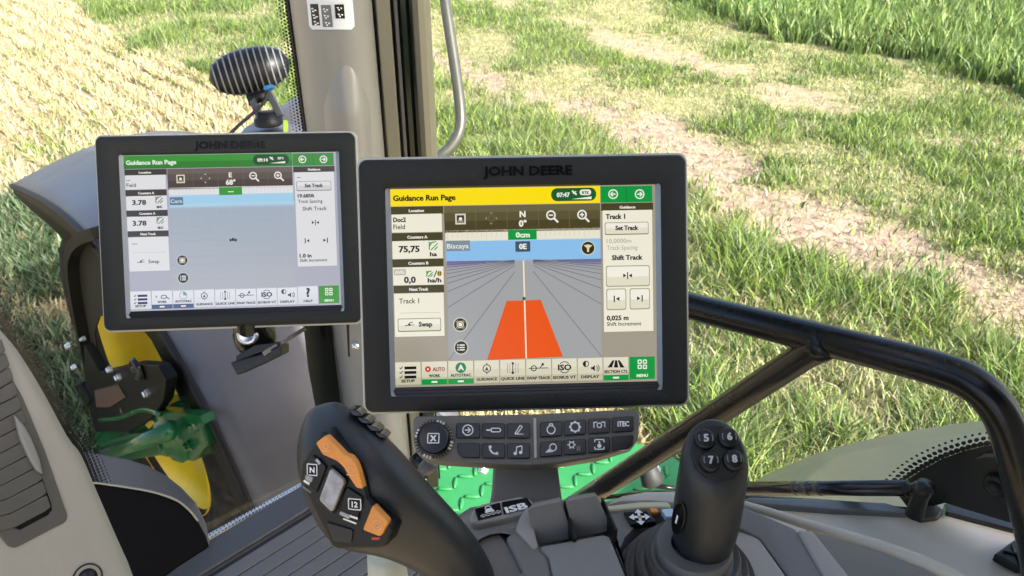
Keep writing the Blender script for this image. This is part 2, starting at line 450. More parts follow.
    if right:
        d.rect(397.2, 319.0, 441.0, 331.4, glow(120, 116, 96), 2, r=K * 1.6); d.rect(397.8, 319.6, 440.4, 330.4, c_btn, 3, r=K * 1.4)
        d.rect(398.6, 320.0, 439.8, 324.6, glow(236, 233, 216), 4, r=K * 1.2)
    d.text('Swap', 418.4, 326.9, K * 4.8, c_ink, 5, K * 13.5, right)
    d.line([(404.5, 326.2), (407.5, 325.6), (409.5, 323.0), (412.5, 322.4)], lw, c_ink, 5); d.line([(407.5, 325.4), (413.8, 325.2)], lw * .8, c_ink, 5)
    d.circ(409.2, 325.2, K * 1.1, c_ink, 5)
    d.flush('information_column', screen)
    # tool bar
    d.rect(443.8, 206.2, 600.7, 229.8, c_tool, 1); d.rect(443.8, 206.0, 600.7, 213.8, glow(104, 98, 66) if right else glow(106, 96, 90), 2)
    d.rect(443.8, 212.8, 600.7, 218.6, glow(90, 82, 50) if right else glow(92, 82, 76), 3)
    for x in (475.5, 507, 538.5, 569.5): d.line([(x, 207), (x + .4, 228.4)], lw * .5, c_tool2, 4)
    d.rect(455.0, 213.6, 465.8, 224.2, glow(214, 208, 190), 4); d.rect(456.6, 215.2, 464.2, 222.6, glow(60, 56, 40), 5)
    d.circ(460.4, 218.8, K * 1.7, c_w, 6); d.rect(457.4, 220.2, 463.4, 222.0, glow(150, 144, 124), 6)
    for a, b in ((1, 0), (-1, 0), (0, 1), (0, -1)):
        x, y = 491.3 + a * 4.6, 218.2 + b * 4.6
        d.poly([(x + a * 1.8, y + b * 1.8), (x - b * 1.7, y + a * 1.7), (x + b * 1.7, y - a * 1.7)], glow(146, 138, 110) if right else glow(190, 184, 176), 5)
    d.ring(491.3, 218.2, K * 3.1, K * .5, glow(110, 102, 74), 5)
    d.text('N' if right else 'E', 522.6, 216.8, K * 6.0, c_w, 5, None, True, 'C')
    d.text('0°' if right else '68°', 522.8, 226.4, K * 6.4, c_w, 5, None, True, 'C')
    for x, plus in ((551.2, 0), (582.4, 1)):
        y = 215.0 - (0.5 if plus else 0)
        d.ring(x, y, K * 4.1, K * 1.5, c_w, 5); d.line([(x + 3.2, y + 3.2), (x + 7.2, y + 7.2)], K * 1.9, c_w, 5)
        d.line([(x - 2.1, y), (x + 2.1, y)], K * 1.3, c_w, 5)
        if plus: d.line([(x, y - 2.1), (x, y + 2.1)], K * 1.3, c_w, 5)
    d.rect(445.0, 230.4, 601.0, 238.6, c_rule, 1)
    for q in range(32):
        x = 447.5 + q * 4.9
        if 506 < x < 538: continue
        d.line([(x, 231.6 - (x - 447) * .02), (x, (239.6 if q % 4 == 0 else 237.6) - (x - 447) * .02)], lw * .45, glow(196, 190, 168) if right else glow(188, 188, 194), 3)
    d.rect(508.0, 229.8, 537.0, 239.4, c_green, 4)
    d.text('0cm' if right else '---', 522.8, 237.2, K * 5.2, c_w, 6, K * 14 if right else K * 7, True, 'C')
    d.flush('tool_bar', screen)
    # map
    if right:
        d.rect(445.2, 240.6, 601.2, 259.4, c_sky, 1); d.rect(446.4, 260.9, 602.4, 357.6, c_land, 1)
        vp = (524, 256.8)
        for q in range(7):
            f0, f1 = 261.2 + q * 0.9, 262.1 + q * 0.9
            cc = glow(int(104 + q * 7.5), int(100 + q * 8.3), int(158 + q * 1))
            d.poly([(446.6, f0 + .3), (446.6, f1 + .3), (500 - q * 7, f1 - .6), (500 - q * 7, f0 - .6)], cc, 2)
            d.poly([(602, f0 - 2.4), (602, f1 - 2.4), (552 + q * 6, f1 - 1.4), (552 + q * 6, f0 - 1.4)], cc, 2)
        for xx, yy in ((446.6, 265), (446.6, 267.5), (446.6, 270.4), (446.6, 274), (446.7, 278.5), (447, 283.6), (447.2, 292), (447.6, 308), (448.6, 360.4)):
            s0 = 0.12
            d.line([(vp[0] + (xx - vp[0]) * s0, vp[1] + (yy - vp[1]) * s0 + 2.5), (xx, yy)], K * .55, c_lineg, 3)
        for xx, yy in ((601.6, 261.5), (601.6, 264), (601.6, 266.6), (601.6, 269.6), (601.7, 274), (601.8, 280), (601.9, 288.6), (602, 304.4), (602.2, 357)):
            s0 = 0.12
            d.line([(vp[0] + (xx - vp[0]) * s0, vp[1] + (yy - vp[1]) * s0 + 2.5), (xx, yy)], K * .55, c_lineg, 3)
        d.poly([(506.6, 301.2), (541.0, 300.0), (563.4, 357.2), (487.0, 360.6)], glow(232, 84, 12), 4)
        d.line([(523.6, 260.6), (526.4, 359.0)], K * 1.5, glow(246, 226, 196), 5)
        d.circ(524.2, 298.8, K * 1.7, glow(24, 92, 52), 6)
        d.rect(446.0, 240.8, 470.0, 250.8, c_tag, 3); d.text('Biscaya', 447.0, 248.6, K * 5.0, glow(232, 236, 238), 4, K * 21.5)
        d.rect(515.4, 241.4, 530.6, 251.6, glow(62, 84, 104), 3, r=K * 1.2); d.text('0E', 522.9, 249.0, K * 5.4, c_w, 4, None, True, 'C')
        btns = [(460.2, 324.8, 0), (461.0, 347.8, 1), (588.4, 248.0, 2)]
    else:
        d.rect(445.2, 239.8, 601.2, 252.5, c_sky, 1)
        d.rect(446.0, 253.0, 602.4, 359.0, c_land, 1)
        for q, cc in enumerate(((176, 208, 228), (168, 192, 212), (162, 180, 198))): d.rect(446, 251.5 + q * 1.6, 602, 252.6 + q * 1.6, glow(*cc), 2)
        for q in range(10):
            d.rect(446, 258.5 + q * 10 - 1.0, 602, 258.5 + q * 10 + 9.2, glow(int(163 + 1.2 * q), int(174 + .3 * q), int(188 - .4 * q)), 2)
        for q in range(9):
            x = 452 + q * 17.5
            d.line([(x, 258.5 - q * .2), (x + (q - 4) * 8 if 446 < x + (q - 4) * 8 < 600 else x, 356 - q * .3)], K * .5, glow(174, 179, 189), 3)
        for q in range(6): d.line([(447, 268 + q * q * 2.6), (600, 264 + q * q * 2.6)], K * .45, glow(173, 178, 188), 3)
        d.rect(446.2, 242.6, 463.0, 252.4, c_tag, 4); d.text('Corn', 447.4, 250.0, K * 4.9, glow(220, 230, 236), 5, K * 14)
        tx, ty = 524.5, 297.8
        for a, b, w_, h_ in ((-3.4, 0, 2.2, 3.4), (3.4, 0, 2.2, 3.4), (0, 0, 4.4, 2.0), (0, -1.8, 3.0, 1.8)):
            d.rect(tx + a - w_ / 2, ty + b - h_ / 2, tx + a + w_ / 2, ty + b + h_ / 2, glow(40, 58, 52), 5)
        d.line([(tx + 6, ty + 3), (tx + 24, ty + 4)], K * 1.2, glow(150, 186, 150), 5); d.line([(tx - 26, ty + 6), (tx - 6, ty + 4)], K * .8, glow(156, 182, 168), 5)
        btns = [(460.6, 323.4, 0), (461.2, 346.0, 1)]
    d.flush('map_view', screen)
    for bx, by, kd in btns:
        d.circ(bx, by, K * 7.4, glow(204, 202, 186) if right else glow(190, 194, 200), 7); d.circ(bx, by, K * 6.3, glow(46, 42, 22) if right else glow(40, 44, 50), 8)
        if kd == 0:
            d.ring(bx, by, K * 3.0, K * 1.2, glow(206, 200, 170), 9); d.circ(bx, by, K * 1.9, c_w, 9)
            for a in (45, 135, 225, 315): d.ring(bx, by, K * 4.6, K * 1.0, glow(160, 154, 120), 9, 6, a - 18, a + 18)
        elif kd == 1:
            for q in (-2.4, 0, 2.4): d.line([(bx - 1.6, by + q), (bx + 3.6, by + q)], K * 1.2, c_w, 9); d.circ(bx - 3.2, by + q, K * .7, c_w, 9)
        else:
            d.poly([(bx - 4.4, by - 2.6), (bx - .6, by - 3.6), (bx + .6, by - 3.6), (bx + 4.4, by - 2.6), (bx + 1.2, by), (bx + .9, by + 4), (bx - .9, by + 4), (bx - 1.2, by)], glow(220, 210, 168), 9)
        d.flush('round_button', screen)
    # guidance column
    d.rect(601.6, 203.2, 654.0, 209.8, c_hd, 1); d.text('Guidance', 628, 208.2, K * 2.7, c_w, 3, K * 16, True, 'C')
    d.rect(603.0, 210.4, 654.2, 331.2, c_panel, 1)
    d.text('Track 1' if right else '---', 606.2, 218.9, K * 5.0, c_ink, 3, K * (19.5 if right else 5), right)
    d.rect(605.2, 222.4, 649.4, 234.2, glow(126, 122, 104), 2, r=K * 1.6); d.rect(605.8, 222.9, 648.9, 233.2, c_btn, 3, r=K * 1.4)
    d.rect(606.6, 223.4, 648.3, 227.4, glow(238, 235, 220) if right else glow(222, 222, 224), 4, r=K * 1.2)
    d.text('Set Track', 627.3, 229.9, K * 4.6, c_ink, 5, K * 23, True, 'C')
    if right:
        cg = glow(176, 174, 162)
        d.text('10,0000m', 607.2, 243.2, K * 4.6, cg, 3, K * 25); d.text('Track Spacing', 607.4, 250.0, K * 4.6, cg, 3, K * 31)
    else:
        d.text('19.685ft', 606.6, 243.4, K * 4.6, c_ink, 3, K * 21, True); d.text('Track Spacing', 606.9, 250.4, K * 4.4, c_ink, 3, K * 31)
    d.text('Shift Track', 627.8, 259.8, K * 4.9, c_ink, 3, K * 31, right, 'C')
    if right:
        for a in ((606.4, 266.0, 650.6, 286.2), (606.8, 289.0, 627.0, 310.0), (630.2, 288.6, 650.8, 309.4)):
            d.rect(*a, glow(150, 146, 122), 2, r=K * 2); d.rect(a[0] + .7, a[1] + .7, a[2] - .7, a[3] - 1.0, c_btn, 3, r=K * 1.8); d.rect(a[0] + 1.2, a[1] + 1.2, a[2] - 1.2, a[3] - 10, glow(240, 237, 222), 4, r=K * 1.8)
    x, y = 628.2, 275.6
    d.line([(x, y - 3.6), (x, y + 3.6)], K, c_ink, 5)
    for sg in (-1, 1): d.poly([(x + sg * 1.2, y), (x + sg * 4.4, y - 2.0), (x + sg * 4.4, y + 2.0)], c_ink, 5)
    d.line([(614.8, 295.8), (614.8, 302.4)], K * 1.2, c_ink, 5); d.poly([(616.4, 299.0), (620, 297), (620, 301)], c_ink, 5)
    d.line([(642.8, 295.2), (642.8, 301.8)], K * 1.2, c_ink, 5); d.poly([(641.2, 298.5), (637.6, 296.5), (637.6, 300.5)], c_ink, 5)
    d.text('0,025 m' if right else '1.0 in', 607.2, 320.7, K * 4.8, c_ink, 3, K * (22 if right else 15), True)
    d.text('Shift Increment', 607.4, 326.3, K * 4.0, c_ink, 3, K * 35)
    d.flush('guidance_column', screen)
    # task bar
    ex = [394.4, 421, 447.6, 473.8, 499.8, 526, 552, 577.8, 603.6, 629.6, 656.2]
    names = ['SETUP', 'WORK', 'AUTOTRAC', 'GUIDANCE', 'QUICK LINE', 'SWAP TRACK', 'ISOBUS VT', 'DISPLAY', 'SECTION CTL' if right else 'HELP', 'MENU']
    # the bar drops 6 px to the left in the layout frame
    yb = lambda x: 363.0 - (x - 394) * 6.2 / 262
    c_tagb = c_green if right else glow(74, 88, 122)
    for q in range(10):
        xa, xb = ex[q] + .35, ex[q + 1] - .35; ya, yc = yb(xa), yb(xb) + 22.6
        last = q == 9
        d.rect(xa, ya, xb, yc, c_green if last else c_cell, 1)
        if not last:
            d.rect(xa, ya + 11, xb, yc, c_cell2 if right else glow(212, 213, 220), 2)
            d.rect(xa, ya + 9.0, xb, ya + 15.0, glow(212, 207, 183) if right else glow(217, 218, 225), 3)
        cx_, y0 = (xa + xb) / 2, yb((xa + xb) / 2)
        tagged = q in (1, 2) or (q == 8 and right)
        d.text(names[q], cx_, y0 + (15.6 if tagged else 20.2), K * 2.9, c_w if last else c_ink, 5, K * min(len(names[q]) * 2.35 + 2, 24), True, 'C')
        if tagged:
            d.rect(xa, y0 + 17.6 - (xb - xa) * -.012, xb, y0 + 22.8, c_tagb, 5); d.rect(cx_ - 3, y0 + 19.6, cx_ + 3, y0 + 21.2, c_w, 6)
        y1 = y0 + 8.6
        if q == 0:
            for r_ in range(3):
                d.rect(cx_ - 3.6, y0 + 4.4 + r_ * 4.6, cx_ + 8.4, y0 + 7.0 + r_ * 4.6, c_ink if right else glow(40, 46, 84), 5)
                d.line([(cx_ - 8.4, y0 + 5.6 + r_ * 4.6), (cx_ - 7.2, y0 + 6.8 + r_ * 4.6), (cx_ - 5.4, y0 + 4.2 + r_ * 4.6)], K * .8, c_ink, 5)
        elif q == 1:
            if right:
                d.circ(cx_ - 6.6, y1 - 1, K * 3.0, glow(206, 60, 48), 5); d.circ(cx_ - 6.6, y1 - 1, K * 1.0, c_w, 6); d.text('AUTO', cx_ - 2, y1 + .9, K * 3.8, glow(150, 70, 60), 5, K * 12.5, True)
            else:
                d.line([(cx_ - 1, y1 - 2), (cx_ + 5, y1 - 3), (cx_ + 5, y1 + 1), (cx_ - 1, y1 + 1), (cx_ - 1, y1 - 2)], K * .9, c_ink, 5); d.line([(cx_ + 5, y1 - 1), (cx_ + 9, y1 + 2)], K, c_ink, 5)
                d.circ(cx_ - 7, y1 - 1, K * 1.6, glow(176, 178, 184), 5)
        elif q == 2:
            if right: d.circ(cx_, y1 - 1.8, K * 5.4, glow(22, 128, 66), 5); d.text('A', cx_, y1 + .6, K * 5.6, c_w, 6, None, True, 'C')
            else:
                d.ring(cx_, y1 - 1.8, K * 4.6, K * .8, glow(150, 168, 172), 5); d.poly([(cx_, y1 - 1.8), (cx_, y1 - 6.4), (cx_ + 3, y1 - 5.4), (cx_ + 4.6, y1 - 1.8)], glow(90, 164, 150), 6)
        elif q == 3:
            d.ring(cx_, y1 - .4, K * 3.8, K * .9, c_ink, 5); d.poly([(cx_, y1 - 2.4), (cx_ - 1.7, y1 + 1.4), (cx_ + 1.7, y1 + 1.4)], c_ink, 5)
            for a, b in ((0, 1), (0, -1)): d.line([(cx_, y1 - .4 + b * 3.8), (cx_, y1 - .4 + b * 5.8)], K * .8, c_ink, 5)
        elif q == 4:
            for a in (-5.4, -3, 3, 5.4): d.line([(cx_ + a, y1 - 5), (cx_ + a, y1 + 5)], K * .35, c_ink, 5)
            d.line([(cx_, y1 - 5), (cx_, y1 + 5)], K * .9, c_ink, 5); d.circ(cx_, y1 + 4.4, K * 1.4, c_ink, 6); d.circ(cx_, y1 - 5, K * 1.2, c_ink, 6)
        elif q == 5:
            d.ring(cx_ - 5, y1 + .6, K * 2.6, K * .9, c_ink, 5); d.line([(cx_ - 10, y1 + .6), (cx_ + 9.5, y1 + .2)], K * .8, c_ink, 5)
            d.line([(cx_ + 1.4, y1), (cx_ + 4.4, y1 - 4)], K * .8, c_ink, 5); d.circ(cx_ + 4, y1 - 3.4, K * 1.3, c_ink, 5)
        elif q == 6:
            d.text('ISO', cx_, y1 + 3.0, K * 5.8, c_ink, 5, K * 13.5, True, 'C'); d.ring(cx_, y1 + .2, K * 5.6, K * .8, c_ink, 5, 12, 40, 140); d.ring(cx_, y1 + .2, K * 5.6, K * .8, c_ink, 5, 12, 220, 320)
        elif q == 7:
            d.ring(cx_ - 4.4, y1 - 2.6, K * 2.8, K * .8, c_ink, 5); d.poly([(cx_ - 4.4, y1 - 5.4), (cx_ - 4.4, y1 + .2), (cx_ - 6.4, y1 - .7), (cx_ - 7.2, y1 - 2.6), (cx_ - 6.4, y1 - 4.5)], c_ink, 6)
            d.poly([(cx_ + .8, y1 + .6), (cx_ + 2.4, y1 + .6), (cx_ + 4.6, y1 - 1.6), (cx_ + 4.6, y1 + 4.8), (cx_ + 2.4, y1 + 2.8), (cx_ + .8, y1 + 2.8)], c_ink, 5)
            for r_ in (3, 4.8): d.ring(cx_ + 4.2, y1 + 1.7, K * r_, K * .7, c_ink, 5, 8, -50, 50)
        elif q == 8:
            if right:
                for a in (-1, 0, 1):
                    d.poly([(cx_ + a * 2.6 - 1, y1 - 5.6), (cx_ + a * 2.6 + 1, y1 - 5.6), (cx_ + a * 6.4 + 2.2, y1 + 1.6), (cx_ + a * 6.4 - 2.2, y1 + 1.6)], c_ink, 5)
            else: d.text('?', cx_, y1 + 4.6, K * 11.5, glow(46, 48, 74), 5, None, True, 'C')
        else:
            for a in (-2.6, 2.6):
                for b in (-2.6, 2.6):
                    d.rect(cx_ + a - 2.1, y1 - 1 + b - 2.1, cx_ + a + 2.1, y1 - 1 + b + 2.1, c_w, 5, r=K * .8); d.rect(cx_ + a - 1.0, y1 - 1 + b - 1.0, cx_ + a + 1.0, y1 - 1 + b + 1.0, c_green, 6)
    d.flush('task_bar', screen)
    return t

monitor(POSE_R, 0.2322, 'front touchscreen with a yellow title bar and an orange strip on its map', True)
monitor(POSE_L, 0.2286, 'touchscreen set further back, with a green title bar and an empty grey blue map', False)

# ------------------------------------------------------------------ button panel under the front monitor
n_ = (EYE - P(530, 440, .735)).normalized(); n_ = (n_ + UP * 0.25).normalized()
CO = P(530, 440, .722)
def cp(px, py, off=0): return onplane(px, py, CO + n_ * off, n_)
cX = (RIGHT - n_ * RIGHT.dot(n_)).normalized(); cY = n_.cross(cX)
def cmap(px, py):
    q = cp(px, py) - CO; return q.dot(cX), q.dot(cY)
pan = thing('button_console', Z(526, 505, 2.10), 'taupe button panel with a round selector knob, on a post below the front monitor', 'control panel')
mb = MB()
mb.prism([cp(*q) for q in ((413, 420), (416, 416), (440, 415.5), (530, 414), (540, 413.6), (632, 409), (638.5, 411), (640, 416), (638, 440), (633, 447), (600, 457), (560, 463.5), (530, 466), (490, 464.5), (440, 461.5), (424, 458.5), (416, 452), (413, 440))], -n_ * .03, panelm)
mb.build('faceplate', pan, bevel=.002)
mb = MB()
mb.prism([cp(x, y, .0016) for x, y in ((533.4, 418), (536.2, 418), (537, 458), (534.2, 458))], -n_ * .002, shellm)
mb.build('divider_rib', pan, bevel=.0005)
dp = Draw(CO, cX, cY, n_, cmap, 0.001)
def rounded(quad, r=1.5):
    out = []; n = len(quad)
    for i in range(n):
        a, b, c = [Vector((*quad[(i + k) % n], 0)) for k in (-1, 0, 1)]
        u, v = (a - b).normalized(), (c - b).normalized()
        for t in (0, .5, 1): out.append(tuple((b + u * r * (1 - t) ** 2 + v * r * t ** 2)[:2]))
    return out
cols = [((456, 480), (482, 505), (507, 530)), ((540, 562), (563.8, 586), (588.2, 610), (612.2, 633.6))]
def icon(D, k, x, y):
    L = 2.6; m = white; W = .00095
    if k == 'arrow':
        D.ring(x, y, .0046, W, m, L); D.line([(x - 3, y), (x + 2.6, y)], W, m, L); D.line([(x, y - 2.6), (x + 2.8, y), (x, y + 2.6)], W, m, L)
    elif k == 'plug':
        D.line([(x - 7, y), (x - 2, y)], W * 1.6, m, L); D.line([(x - 2, y - 1.8), (x + 6, y - 1.8), (x + 7.5, y), (x + 6, y + 1.8), (x - 2, y + 1.8), (x - 2, y - 1.8)], W, m, L)
    elif k == 'pen':
        D.line([(x - 3.4, y + 3.4), (x + 1.6, y - 4.6), (x + 3.8, y - 3.2), (x - 1.2, y + 3.8), (x - 3.6, y + 4.0)], W, m, L); D.line([(x - 1, y + 4.2), (x + 5, y + 4.0)], W * .7, m, L)
    elif k == 'phone':
        D.line([(x - 3.4, y - 3.6), (x - 3.6, y - 1), (x - 1.4, y + 2.2), (x + 1.4, y + 3.6), (x + 4.2, y + 3.2)], W * 1.5, m, L); D.circ(x - 3.2, y - 3.2, .0014, m, L); D.circ(x + 3.4, y + 3.2, .0014, m, L)
    elif k == 'note':
        D.line([(x - 2, y + 3), (x - 2, y - 3.2), (x + 3.4, y - 4.4), (x + 3.4, y + 2)], W, m, L); D.circ(x - 3.2, y + 3.2, .0015, m, L); D.circ(x + 2.2, y + 2.2, .0015, m, L)
    elif k == 'drop':
        D.ring(x, y + 1.2, .0036, W, m, L); D.line([(x - 1.6, y - 2.4), (x - 1.6, y - 4.6), (x + 1.6, y - 4.6), (x + 1.6, y - 2.4)], W, m, L)
    elif k == 'ring':
        D.ring(x, y, .0040, W * 1.4, m, L)
        for a in range(0, 360, 45): D.ring(x, y, .0050, W, m, L, 3, a - 8, a + 8)
    elif k == 'axle':
        D.line([(x - 5.4, y + 2.4), (x - 5.4, y - 3), (x - 2, y - 3)], W, m, L); D.line([(x + 5.4, y + 2.0), (x + 5.4, y - 3.2), (x + 2, y - 3.1)], W, m, L); D.ring(x, y, .0020, W, m, L)
    elif k == 'itec': D.text('iTEC', x, y + 2.6, .0046, m, L, .0105, True, 'C')
    elif k == 'lamp':
        D.ring(x + 2, y - 1, .0030, W, m, L); D.poly([(x - 6, y + 4.4), (x - 1, y - .6), (x + 2.4, y + 3.6)], m, L)
    elif k == 'fan':
        D.ring(x - 3.4, y - 1.6, .0022, W, m, L)
        for a in range(0, 360, 60): D.ring(x - 3.4, y - 1.6, .0033, W, m, L, 3, a - 10, a + 10)
        D.rect(x + 1.6, y - .6, x + 5.6, y + 4.4, greyp, L); D.line([(x + 2.4, y), (x + 2.4, y + 4)], W * .6, m, L); D.line([(x + 4.4, y), (x + 4.4, y + 4)], W * .6, m, L)
    elif k == 'seat':
        for a, b in (((-4.6, -2.2), (-4.6, -4.8)), ((-4.6, -4.8), (4.6, -5)), ((4.6, -5), (4.6, -2.2)), ((-4.6, 2.0), (-4.6, 4.8)), ((-4.6, 4.8), (4.6, 4.6)), ((4.6, 4.6), (4.6, 2))):
            D.line([(x + a[0], y + a[1]), (x + b[0], y + b[1])], W, m, L)
        D.circ(x, y - 2.2, .0009, m, L); D.circ(x, y + 1.2, .0019, m, L)
rows = [[['arrow', 'plug', 'pen'], [None, 'phone', 'note']], [['drop', 'ring', 'axle', 'itec'], ['lamp', 'fan', 'seat', None]]]
for blk in (0, 1):
    for r_ in (0, 1):
        for c_, (xa, xb) in enumerate(cols[blk]):
            if blk == 0: ya = 423 + (r_ * 20); dy = 0.1
            else: ya = (422.2 if r_ == 0 else 441.8) - (xa - 540) * (.066 if r_ == 0 else .078); dy = -1.4
            hh_ = 15 if r_ == 0 else 15.2
            quad = [(xa, ya), (xb, ya + dy), (xb, ya + dy + hh_), (xa, ya + hh_)]
            if blk == 0 and c_ == 0 and r_ == 1: quad = [(456.5, 443), (480, 443), (480, 457.8), (462, 457.6), (458, 453)]
            if blk == 1 and c_ == 3 and r_ == 1: quad = [(xa, ya), (xb, ya + dy), (xb - .6, ya + 8), (xb - 5, ya + 13), (xa, ya + hh_)]
            mb = MB(); mb.prism([cp(x, y, .0022) for x, y in rounded(quad)], -n_ * .006, gloss)
            bt = mb.build('button', pan, bevel=.0007)
            k = rows[blk][r_][c_]
            if k:
                icon(dp, k, (xa + xb) / 2, ya + dy / 2 + hh_ / 2)
                dp.flush('button_icon', bt)
kc = cp(434.5, 440)
mb = MB(); mb.lathe(kc, n_, [(.0178, -.004), (.0178, .0015), (.0172, .003), (.0158, .0045), (.0150, .0045)], mat('knob_ring_grey', (.17, .165, .15), .35, vary=.3, vscale=120), 48)
for k in range(36):
    a = 2 * math.pi * k / 36; e = cX * math.cos(a) + cY * math.sin(a); t_ = n_.cross(e)
    mb.box(kc + e * .0163 + n_ * .004, e * .0013, t_ * .0006, n_ * .0008, blackpl if (k % 9) < 6 else white)
kb = mb.build('selector_knob', pan)
mb = MB(); mb.lathe(kc, n_, [(.0152, .003), (.0150, .0085), (.0142, .0098), (.0120, .0094), (0.0001, .0088)], gloss, 40)
kk = mb.build('knob_cap', kb)
dk = Draw(kc + n_ * .0088, cX, cY, n_, None, .001)
for a, b, c, d_ in ((-.0050, -.0042, .0050, .0042),):
    dk.line([(a, b), (c, b), (c, d_), (a, d_), (a, b)], .0009, white, .95)
dk.line([(-.0022, -.0026), (.0022, .0026)], .0014, white, .95); dk.line([(-.0022, .0026), (.0022, -.0026)], .0014, white, .95)
dk.flush('knob_icon', kk)
mb = MB()
bk = [P(494, 458, .752), P(557, 460, .752), P(562, 500, .748), P(566, 520, .748), P(486, 524, .748), P(491, 500, .75)]
mb.prism(bk, FWD * .03, midgrey); mb.build('support_post', pan, bevel=.003)

# ------------------------------------------------------------------ the tractor's right front pillar
prof_px = [(297.5, 1.345), (299, 1.325), (304, 1.30), (312, 1.275), (325, 1.255), (340, 1.245), (355, 1.25), (368, 1.268), (376.6, 1.29)]
def plan(px, d, py=60):
    q = P(px, py, d); return Vector((q.x, q.y))
def vert(pl, back, z0, z1, m, name, parent, smooth=True):
    """plan polyline raised into a closed upright moulding"""
    f = [Vector(p) for p in pl]; bdir = Vector((-.13, 1.0))
    inner = [p + bdir.normalized() * back for p in reversed(f)]
    ring = f + inner
    mb = MB(); mb.loft([[Vector((p.x, p.y, z)) for p in ring] for z in (z0, z1)], m, True, False)
    return mb.build(name, parent)
zt, zb = 3.02, 1.35
A0 = plan(297.5, 1.345)
pil = thing('cab_pillar', (A0.x, A0.y, zb), 'beige front corner pillar of the cab with dark seams, behind the two monitors', 'pillar')
main = [plan(x, d) for x, d in prof_px]
mo = vert(main, .05, zb, zt, pillarm, 'pillar_cover', pil)
for p in mo.data.polygons: p.use_smooth = True
md = mo.modifiers.new('e', 'EDGE_SPLIT'); md.split_angle = math.radians(35)
vert([plan(376, 1.30), plan(380.5, 1.30)], .03, zb, zt, gloss, 'seam', pil)
vert([plan(379.8, 1.292), plan(381, 1.287), plan(393, 1.287), plan(394, 1.292)], .03, zb, zt, strip, 'trim_strip', pil)
vert([plan(394, 1.31), plan(397.6, 1.31)], .03, zb, zt, gloss, 'seam', pil)
vert([plan(397.4, 1.30), plan(398, 1.297), plan(400.5, 1.297), plan(401, 1.30)], .03, zb, zt, fendm, 'trim_strip', pil)
vert([plan(401, 1.325), plan(404, 1.318), plan(409, 1.318), plan(412.5, 1.325)], .03, zb, zt, mat('dark_green_glossy_frame', (.012, .022, .014), .2), 'door_frame', pil)
vert([plan(412.5, 1.31), plan(415.2, 1.31)], .03, zb, zt, gloss, 'seam', pil)
vert([plan(415, 1.305), plan(416, 1.298), plan(421, 1.292), plan(427, 1.296), plan(431.5, 1.305), plan(433, 1.32)], .03, 1.9, zt, strip, 'door_trim', pil)
vert([plan(397, 1.285), plan(398, 1.28), plan(412, 1.285), plan(413, 1.30)], .03, zb, 2.05, mat('dark_green_glossy_frame', (.012, .022, .014), .2), 'door_frame', pil)
# dark gasket along the windscreen side, seen low down
vert([plan(293.2, 1.37), plan(297.4, 1.36)], .012, zb, zt, rubber, 'gasket', pil)
def pil_hit(px, py, off=.002):
    r = ray(px, py); best = None
    for a, b in zip(main, main[1:]):
        M = Matrix(((r.x, a.x - b.x), (r.y, a.y - b.y)))
        if abs(M.determinant()) < 1e-9: continue
        s_, t_ = M.inverted() @ Vector((a.x - EYE.x, a.y - EYE.y))
        if -.02 <= t_ <= 1.02: best = s_ if best is None else min(best, s_)
    best = best or 1.26
    return EYE + r * (best - off)
# swelling on the cover
mb = MB(); rings = []
nu = 14; nv = 22
for j in range(nv + 1):
    t_ = j / nv; y = 62 + t_ * 140
    hw = 24 * min(1, math.sqrt(max(t_, 0.0) * 3.2 + .0005)); row = []
    for i in range(nu + 1):
        s_ = -1 + 2 * i / nu
        bulge = .026 * max(0, 1 - s_ * s_) ** .8 * min(1, t_ * 2.5 + .02)
        row.append(pil_hit(345.5 + t_ * 5 + s_ * hw, y, -.002 + bulge))
    rings.append(row)
mb.loft(rings, pillarm, False, True, False); mb.build('swelling', pil)
# pictogram label
mb = MB()
out = [(306, -40), (307.5, 14), (310.5, 27), (314, 29), (325, 30.6), (337, 30.6), (349, 28.5), (354, 26), (354.6, 22), (352, -40)]
def patch(x0f, x1f, y0, y1, m, off, ny=6, nx=8):
    rows_ = []
    for j in range(ny + 1):
        y = y0 + (y1 - y0) * j / ny; a, b = x0f(y), x1f(y)
        rows_.append([pil_hit(a + (b - a) * i / nx, y, off) for i in range(nx + 1)])
    mb.loft(rows_, m, False, True, False)
patch(lambda y: 306.6 + y * .10, lambda y: 352.6 + y * .085, -40, 26, offwhite, .002, 10)
patch(lambda y: 309.2 + (y - 26) * .8, lambda y: 354.8 - (y - 26) * .9, 26, 29.6, offwhite, .002, 2)
lb = mb.build('pictogram_label', pil)
def pict(pts, m, off=.0026):
    q = [pil_hit(x, y, off) for x, y in pts]; mb.add(q[::-1], [list(range(len(q)))], m)
mb = MB()
patch(lambda y: 309.6 + y * .10, lambda y: 317.6 + y * .10, 4, 25.4, blackpl, .0028, 5, 3)
patch(lambda y: 320.2 + y * .10, lambda y: 330.2 + y * .10, 5, 27, greyp, .0028, 5, 3)
patch(lambda y: 334.0 + y * .09, lambda y: 343.4 + y * .09, 4.4, 18.6, blackpl, .0028, 4, 3)
for q in ((311, 8), (312.4, 14.5), (313.6, 21)):
    for a, b in ((0, 0), (3.0, 1.6), (.8, 2.8)): pict([(q[0] + a, q[1] + b), (q[0] + a + 2.2, q[1] + b), (q[0] + a + 2.6, q[1] + b + 1.3), (q[0] + a + .2, q[1] + b + 1.3)], white, .0034)
for q in ((322.6, 8.5), (323.4, 15), (324.6, 22)):
    for a, b in ((0, 0), (3.2, 0.6), (1.2, 2.4)): pict([(q[0] + a, q[1] + b), (q[0] + a + 2.6, q[1] + b), (q[0] + a + 1.4, q[1] + b + 2.0)], white, .0034)
